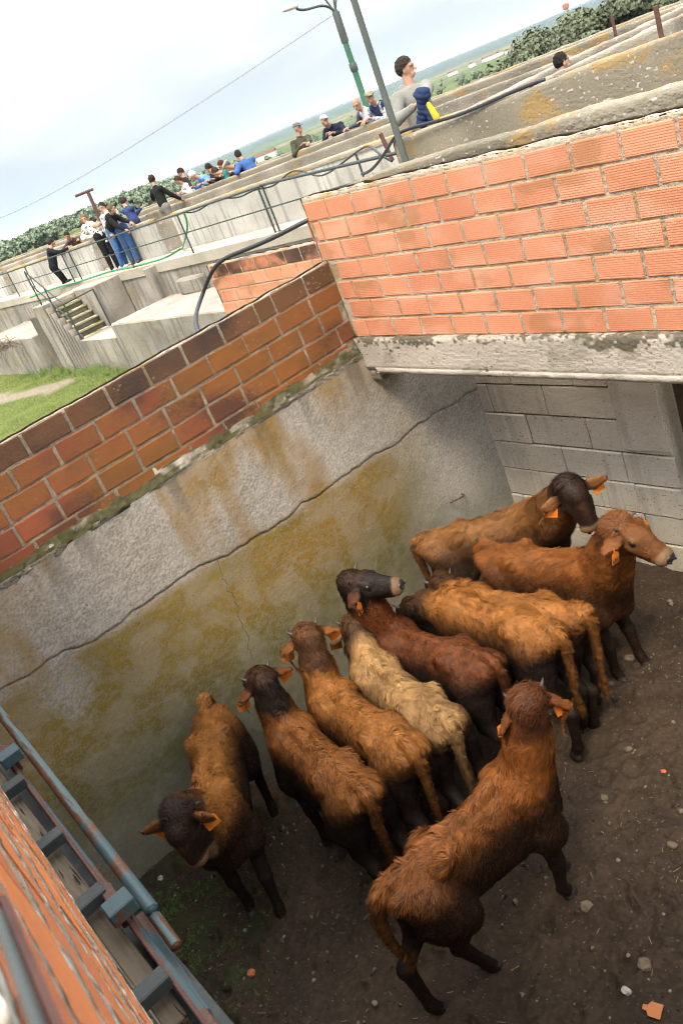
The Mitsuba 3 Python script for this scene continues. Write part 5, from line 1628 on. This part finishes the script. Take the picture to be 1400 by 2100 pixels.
def tree(label, x, y, sc, kind, group=None, nm='oak_tree', rz=0, z=None):
    k = thing(nm, label, 'tree', group)
    M = T().translate([float(x), float(y), float(land_h(np.array([x]), np.array([y]))[0]) if z is None else z]).rotate([0, 0, 1], rz).scale([sc, sc, sc * .95])
    part(k, 'crown', {**kind[0], 'to_world': M})
    part(k, 'trunk', {**kind[1], 'to_world': M})


NT = [(1095, 62, 'wide dark green oak at the left of the grove beyond the corrals', 1.05), (1165, 50, 'round oak in the middle of the grove, in front of the water tower', 1.15), (1235, 40, 'broad oak with its crown against the village', 1.25),
      (1300, 22, 'tall oak right of the middle of the grove', 1.3), (1365, 5, 'last oak of the grove, nearest the picture edge', 1.2)]
for i, p in enumerate(((-36.141, 46.333, -0.144), (-38.423, 52.186, -0.059), (-39.198, 56.608, -0.275), (-35.004, 54.673, -0.379), (-37.500, 62.609, -0.893))):
    tree(NT[i][2], p[0], p[1], NT[i][3] * .95, NEAR[i % 3], None, rz=70 * i, z=-4.4 - .2 * i)
for i, p in enumerate(((-101.898, 87.906, 1.203), (-243.855, 214.214, 4.598), (-130.180, 100.660, 1.552), (-184.173, 145.253, 2.576), (-66.261, 81.114, -0.678), (-94.688, 109.421, -0.710))):
    pass
r = np.random.default_rng(9)
cnt = 0
while cnt < 75:
    u_ = r.uniform(118, 149)
    d_ = math.exp(r.uniform(math.log(260), math.log(1500)))
    x, y = EYE[0] + d_ * math.cos(math.radians(u_)), EYE[1] + d_ * math.sin(math.radians(u_))
    if meshkit.fbm(np.array([[x / 160, y / 160, 1.0]]), 3, 4)[0] < .44:
        continue
    tree('small dark holm oak scattered over the green pasture behind the corrals', x, y, r.uniform(.42, .78), FAR[cnt % 3], 'scattered holm oaks on the pasture', 'holm_oak', r.uniform(0, 360))
    cnt += 1
M_ = []
for i in range(1500):
    a_ = r.uniform(147.5, 174)
    d_ = r.uniform(210, 720)
    x, y = EYE[0] + d_ * math.cos(math.radians(a_)), EYE[1] + d_ * math.sin(math.radians(a_))
    if meshkit.fbm(np.array([[x / 60, y / 60, 2.0]]), 3, 6)[0] < .36 + .08 * (a_ > 165):
        continue
    M_.append((x, y, r.uniform(.55, .95), r.uniform(0, 360)))
for kk, kind in enumerate(FAR):
    scene[f'wood_group_{kk}'] = {'type': 'shapegroup', 'crown': kind[0]}
for i, (x, y, s_, rz) in enumerate(M_):
    scene[f'oak_wood__{i + 1:03d}'] = {'type': 'instance', 'g': ref(f'wood_group_{i % 3}'), 'to_world': T().translate([x, y, float(land_h(np.array([x]), np.array([y]))[0])]).rotate([0, 0, 1], rz).scale(s_)}
labels['oak_wood'] = {'label': 'oak wood covering the ridge on the left', 'category': 'wood', 'kind': 'stuff'}


# far village, farm buildings and water tower
def house(x, y, w, d, h, rz, label, group=None, wall='m_white'):
    k = thing('house', label, 'house', group)
    z = float(land_h(np.array([x]), np.array([y]))[0])
    M = T().translate([x, y, z]).rotate([0, 0, 1], rz)
    part(k, 'wall', {**ply(box(-w / 2, -d / 2, -2, w / 2, d / 2, h), wall, False), 'to_world': M})
    rf = trimesh.convex.convex_hull(np.array([[sx * (w / 2 + .4), sy * (d / 2 + .4), h] for sx in (-1, 1) for sy in (-1, 1)] + [[sx * (w / 2 + .4), 0, h + d * .28] for sx in (-1, 1)]))
    part(k, 'roof', {**ply(rf, 'm_roof', False), 'to_world': M})


r = np.random.default_rng(17)
for i, (u, d) in enumerate(((131.6, 1500), (131.0, 1540), (130.4, 1480), (129.7, 1560), (129.2, 1500), (128.6, 1530), (128.0, 1600), (127.4, 1500), (132.6, 1650), (133.8, 1700))):
    x, y = EYE[0] + d * math.cos(math.radians(u)), EYE[1] + d * math.sin(math.radians(u))
    house(x, y, r.uniform(12, 22), r.uniform(8, 11), r.uniform(4, 6), r.uniform(0, 180), 'tiny white house with a red roof in the distant village', 'houses of the distant village')
for (u, v, d, lb) in ((545, 300, 620, 'white farmhouse among trees beyond the blue jacket'), (528, 312, 640, 'low white barn beside the distant farmhouse')):
    p = {545: (-507.113, 347.149, -3.135), 528: (-527.366, 352.910, -4.652)}[u]
    house(p[0], p[1], 9, 6, 3.6, 40, lb)
p = (-1136.550, 1516.101, -2.746)
wt = thing('water_tower', 'thin white water tower with a red top beyond the grove', 'water tower')
zb_ = float(land_h(np.array([p[0]]), np.array([p[1]]))[0])
part(wt, 'shaft', ply(tube([(p[0], p[1], zb_ - 2), (p[0], p[1], 8)], [3.2, 2.6], 10), 'm_white', True))
part(wt, 'tank', ply(tube([(p[0], p[1], 8), (p[0], p[1], 10), (p[0], p[1], 17), (p[0], p[1], 19)], [3.0, 6.0, 6.0, 1.0], 12), 'm_red', 30))
sh_ = thing('shed', 'small open shelter with a flat white roof at the left edge', 'shed')
p = np.array((-47.204, 13.500, 0.315))
part(sh_, 'roof', ply(cbox(p[0] - 1.5, 12.6, p[2] - .05, p[0] + .5, 14.6, p[2] + .04, .01), 'm_white', 25))
for dx, dy in ((-1.3, 12.8), (.3, 12.8), (-1.3, 14.4), (.3, 14.4)):
    part(sh_, 'post', ply(tube([(p[0] + dx, dy, -2.4), (p[0] + dx, dy, p[2] - .05)], .05, 6), 'm_white', True))

# stones on the pen floor
r = np.random.default_rng(23)


def stone_mesh(s, seed):
    m = trimesh.creation.icosphere(3, s)
    m.vertices = m.vertices * np.array([1.2, .85, .6]) + m.vertex_normals * ((meshkit.fbm(m.vertices / s * 1.1 + seed, 3, seed) - .5) * s * 1.0)[:, None]
    return m


scene['m_palestone'] = principled(proc(lambda p, n, uv: mix((0.20, 0.18, 0.15), (0.42, 0.40, 0.36), fbm(p.x * 45, p.y * 45, p.z * 45, 3))), .9, .2)
scene['m_stone'] = principled(proc(lambda p, n, uv: mix((0.08, 0.06, 0.042), (0.20, 0.165, 0.125), fbm(p.x * 35, p.y * 35, p.z * 35, 3))), .9, .2)
ST = [((1.878, -0.625, -2.080), 0.0230, 'rounded tan stone on open soil, nearest the red calf standing alone', 'm_stone'), ((1.958, -0.963, -2.080), 0.0173, 'small grey stone below the rounded tan one', 'm_stone'), ((2.411, -1.066, -2.080), 0.0202, 'brown stone near the right edge of the pen floor', 'm_stone'),
      ((2.279, -1.532, -2.090), 0.0324, 'flat brown stone beside the front hoof of the calf standing alone', 'm_stone'), ((2.642, -1.640, -2.080), 0.0288, 'rough brown lump at the lower right of the floor', 'm_stone'), ((2.644, -1.772, -2.080), 0.0202, 'white stone beside the fallen orange tag', 'm_palestone'),
      ((1.498, -0.035, -2.080), 0.0288, 'grey stone behind the hooves of the reddish calf', 'm_stone'), ((0.169, -2.727, -2.080), 0.0173, 'pale ring-shaped stone by the wall below the head of the calf at the gate', 'm_palestone'), ((1.374, -2.103, -2.080), 0.0216, 'grey stone at the hind hoof of the second calf', 'm_stone')]
for i, (p, s_, lb, mt) in enumerate(ST):
    m = stone_mesh(s_, i + 3)
    m.apply_translation([p[0], p[1], floor_z(p[0], p[1]) + s_ * .35])
    one('stone', lb, 'stone', ply(m, mt, True))
for i, (p, s_, lb) in enumerate((((1.165, -2.718, -2.080), .020, 'red brick chip on the dark soil between the gate and the row of calves'), ((2.148, -0.710, -2.080), .012, 'tiny orange chip on open soil near the right edge'))):
    m = stone_mesh(s_, i + 31)
    m.apply_translation([p[0], p[1], floor_z(p[0], p[1]) + s_ * .3])
    one('brick_chip', lb, 'chip', ply(m, 'm_red', True))
hk = [np.array(q_) for q_ in ((-0.004, 0.222, -1.370), (-0.006, 0.297, -1.370), (-0.007, 0.346, -1.379), (-0.007, 0.360, -1.466))]
hk = [h_ + np.array([o_, 0, 0]) for h_, o_ in zip(hk, (.05, .085, .07, .045))]
one('iron_hook', 'rusty bent iron hook sticking out of the rendered wall above the corner calf', 'hook', ply(tube(spline([hk[2] - [.08, 0, 0], hk[2], hk[1], hk[0]], 14), .006, 7), 'm_rust', True))
pm, _ = digits_tag('6300')
pm.apply_transform(trimesh.transformations.rotation_matrix(-math.pi / 2 + .05, [1, 0, 0]))
pm.apply_transform(trimesh.transformations.rotation_matrix(1.9, [0, 0, 1]))
pm.vertices *= .92
p = (2.744, -1.788, -2.080)
pm.apply_translation([p[0], p[1], floor_z(p[0], p[1]) + .016])
one('ear_tag', 'orange ear tag lying on the soil at the lower right', 'ear tag', ply(pm, 'm_orange', 25))
pb = []
for i in range(4200):
    x, y = r.uniform(.2, 4.2), r.uniform(-3.1, .7)
    s_ = abs(r.normal(0, .0042)) * (1 + 1.5 * (r.random() < .06)) + .0022
    m = trimesh.creation.icosphere(0, s_)
    m.vertices = m.vertices * r.uniform(.5, 1.3, 3)
    m.apply_translation([x, y, floor_z(x, y) + s_ * .3])
    pb.append(m)
struct('pebbles', ply(cat_mesh(pb), 'm_pebble', False), 'small pale pebbles and dung crumbs strewn on the pen floor', 'stuff')
scene['m_pebble'] = principled(proc(lambda p, n, uv: mix((0.035, 0.026, 0.019), (0.20, 0.17, 0.13), smoothstep(0.35, 0.95, cell_rand(dr.floor(p.x * 40), dr.floor(p.y * 40))))), .9, .2)

# sprigs of weed by the wall near the gate, and straw
N = 1500
wx, wy = .22 + np.abs(r.normal(0, .45, N)), -2.95 + np.abs(r.normal(0, .28, N))
kp = (meshkit.fbm(np.stack([wx * 7, wy * 7, wx * 0], -1), 3, 2) > .46) & (wx < 1.7)
wx, wy = wx[kp], wy[kp]
N = len(wx)
wz = np.array([floor_z(a, b) for a, b in zip(wx, wy)])
b0 = np.stack([wx, wy, wz - .004], 1)
a_ = r.uniform(0, 6.28, N)
sv = np.stack([np.cos(a_), np.sin(a_), 0 * a_], 1) * r.uniform(.003, .008, (N, 1))
tv_ = b0 + np.stack([r.normal(0, .018, N), r.normal(0, .018, N), r.uniform(.012, .035, N)], 1)
V = np.stack([b0 - sv, b0 + sv, tv_], 1).reshape(-1, 3)
gc = np.array([.035, .060, .014]) * r.uniform(.6, 1.7, (N, 1))
scene['weeds'] = {'type': 'ply', 'filename': meshkit.write_ply((V, np.arange(3 * N).reshape(-1, 3)), False, None, np.repeat(gc, 3, 0), normals=np.tile([0, 0, 1.0], (3 * N, 1))), 'face_normals': False, 'bsdf': ref('m_leaf')}
labels['weeds'] = {'label': 'low green weeds on the soil beside the gate', 'category': 'weeds', 'kind': 'stuff'}
N = 420
b0 = np.stack([r.uniform(.3, 4.0, N), r.uniform(-3.0, .6, N)], 1)
b0 = np.column_stack([b0, [floor_z(a, b) + .006 for a, b in b0]])
a_ = r.uniform(0, 6.28, N)
dv = np.stack([np.cos(a_), np.sin(a_), 0 * a_], 1)
sv = np.stack([-np.sin(a_), np.cos(a_), 0 * a_], 1) * .0016
L_ = r.uniform(.008, .045, (N, 1))
V = np.stack([b0 - sv, b0 + sv, b0 + dv * L_ + sv + [0, 0, .004], b0 + dv * L_ - sv + [0, 0, .004]], 1).reshape(-1, 3)
i4 = np.arange(N)[:, None] * 4
gc = np.array([.20, .155, .085]) * r.uniform(.4, 1.3, (N, 1))
scene['straw'] = {'type': 'ply', 'filename': meshkit.write_ply((V, np.concatenate([i4 + [0, 1, 2], i4 + [0, 2, 3]])), False, None, np.repeat(gc, 4, 0), normals=np.tile([0, 0, 1.0], (4 * N, 1))), 'face_normals': False, 'bsdf': ref('m_leaf')}
labels['straw'] = {'label': 'short bits of straw trodden into the pen floor', 'category': 'straw', 'kind': 'stuff'}

# the air between here and the hills
scene['air'] = {'type': 'homogeneous', 'albedo': {'type': 'rgb', 'value': [0.94, 0.95, 0.96]}, 'sigma_t': {'type': 'rgb', 'value': [5.0e-5, 6.5e-5, 8.4e-5]}}
scene['haze'] = {'type': 'cube', 'to_world': T().translate([0, 0, 52]).scale([32000, 32000, 90]), 'bsdf': {'type': 'null'}, 'interior': ref('air')}
labels['haze'] = {'kind': 'stuff'}
scene['camera']['medium'] = ref('air')
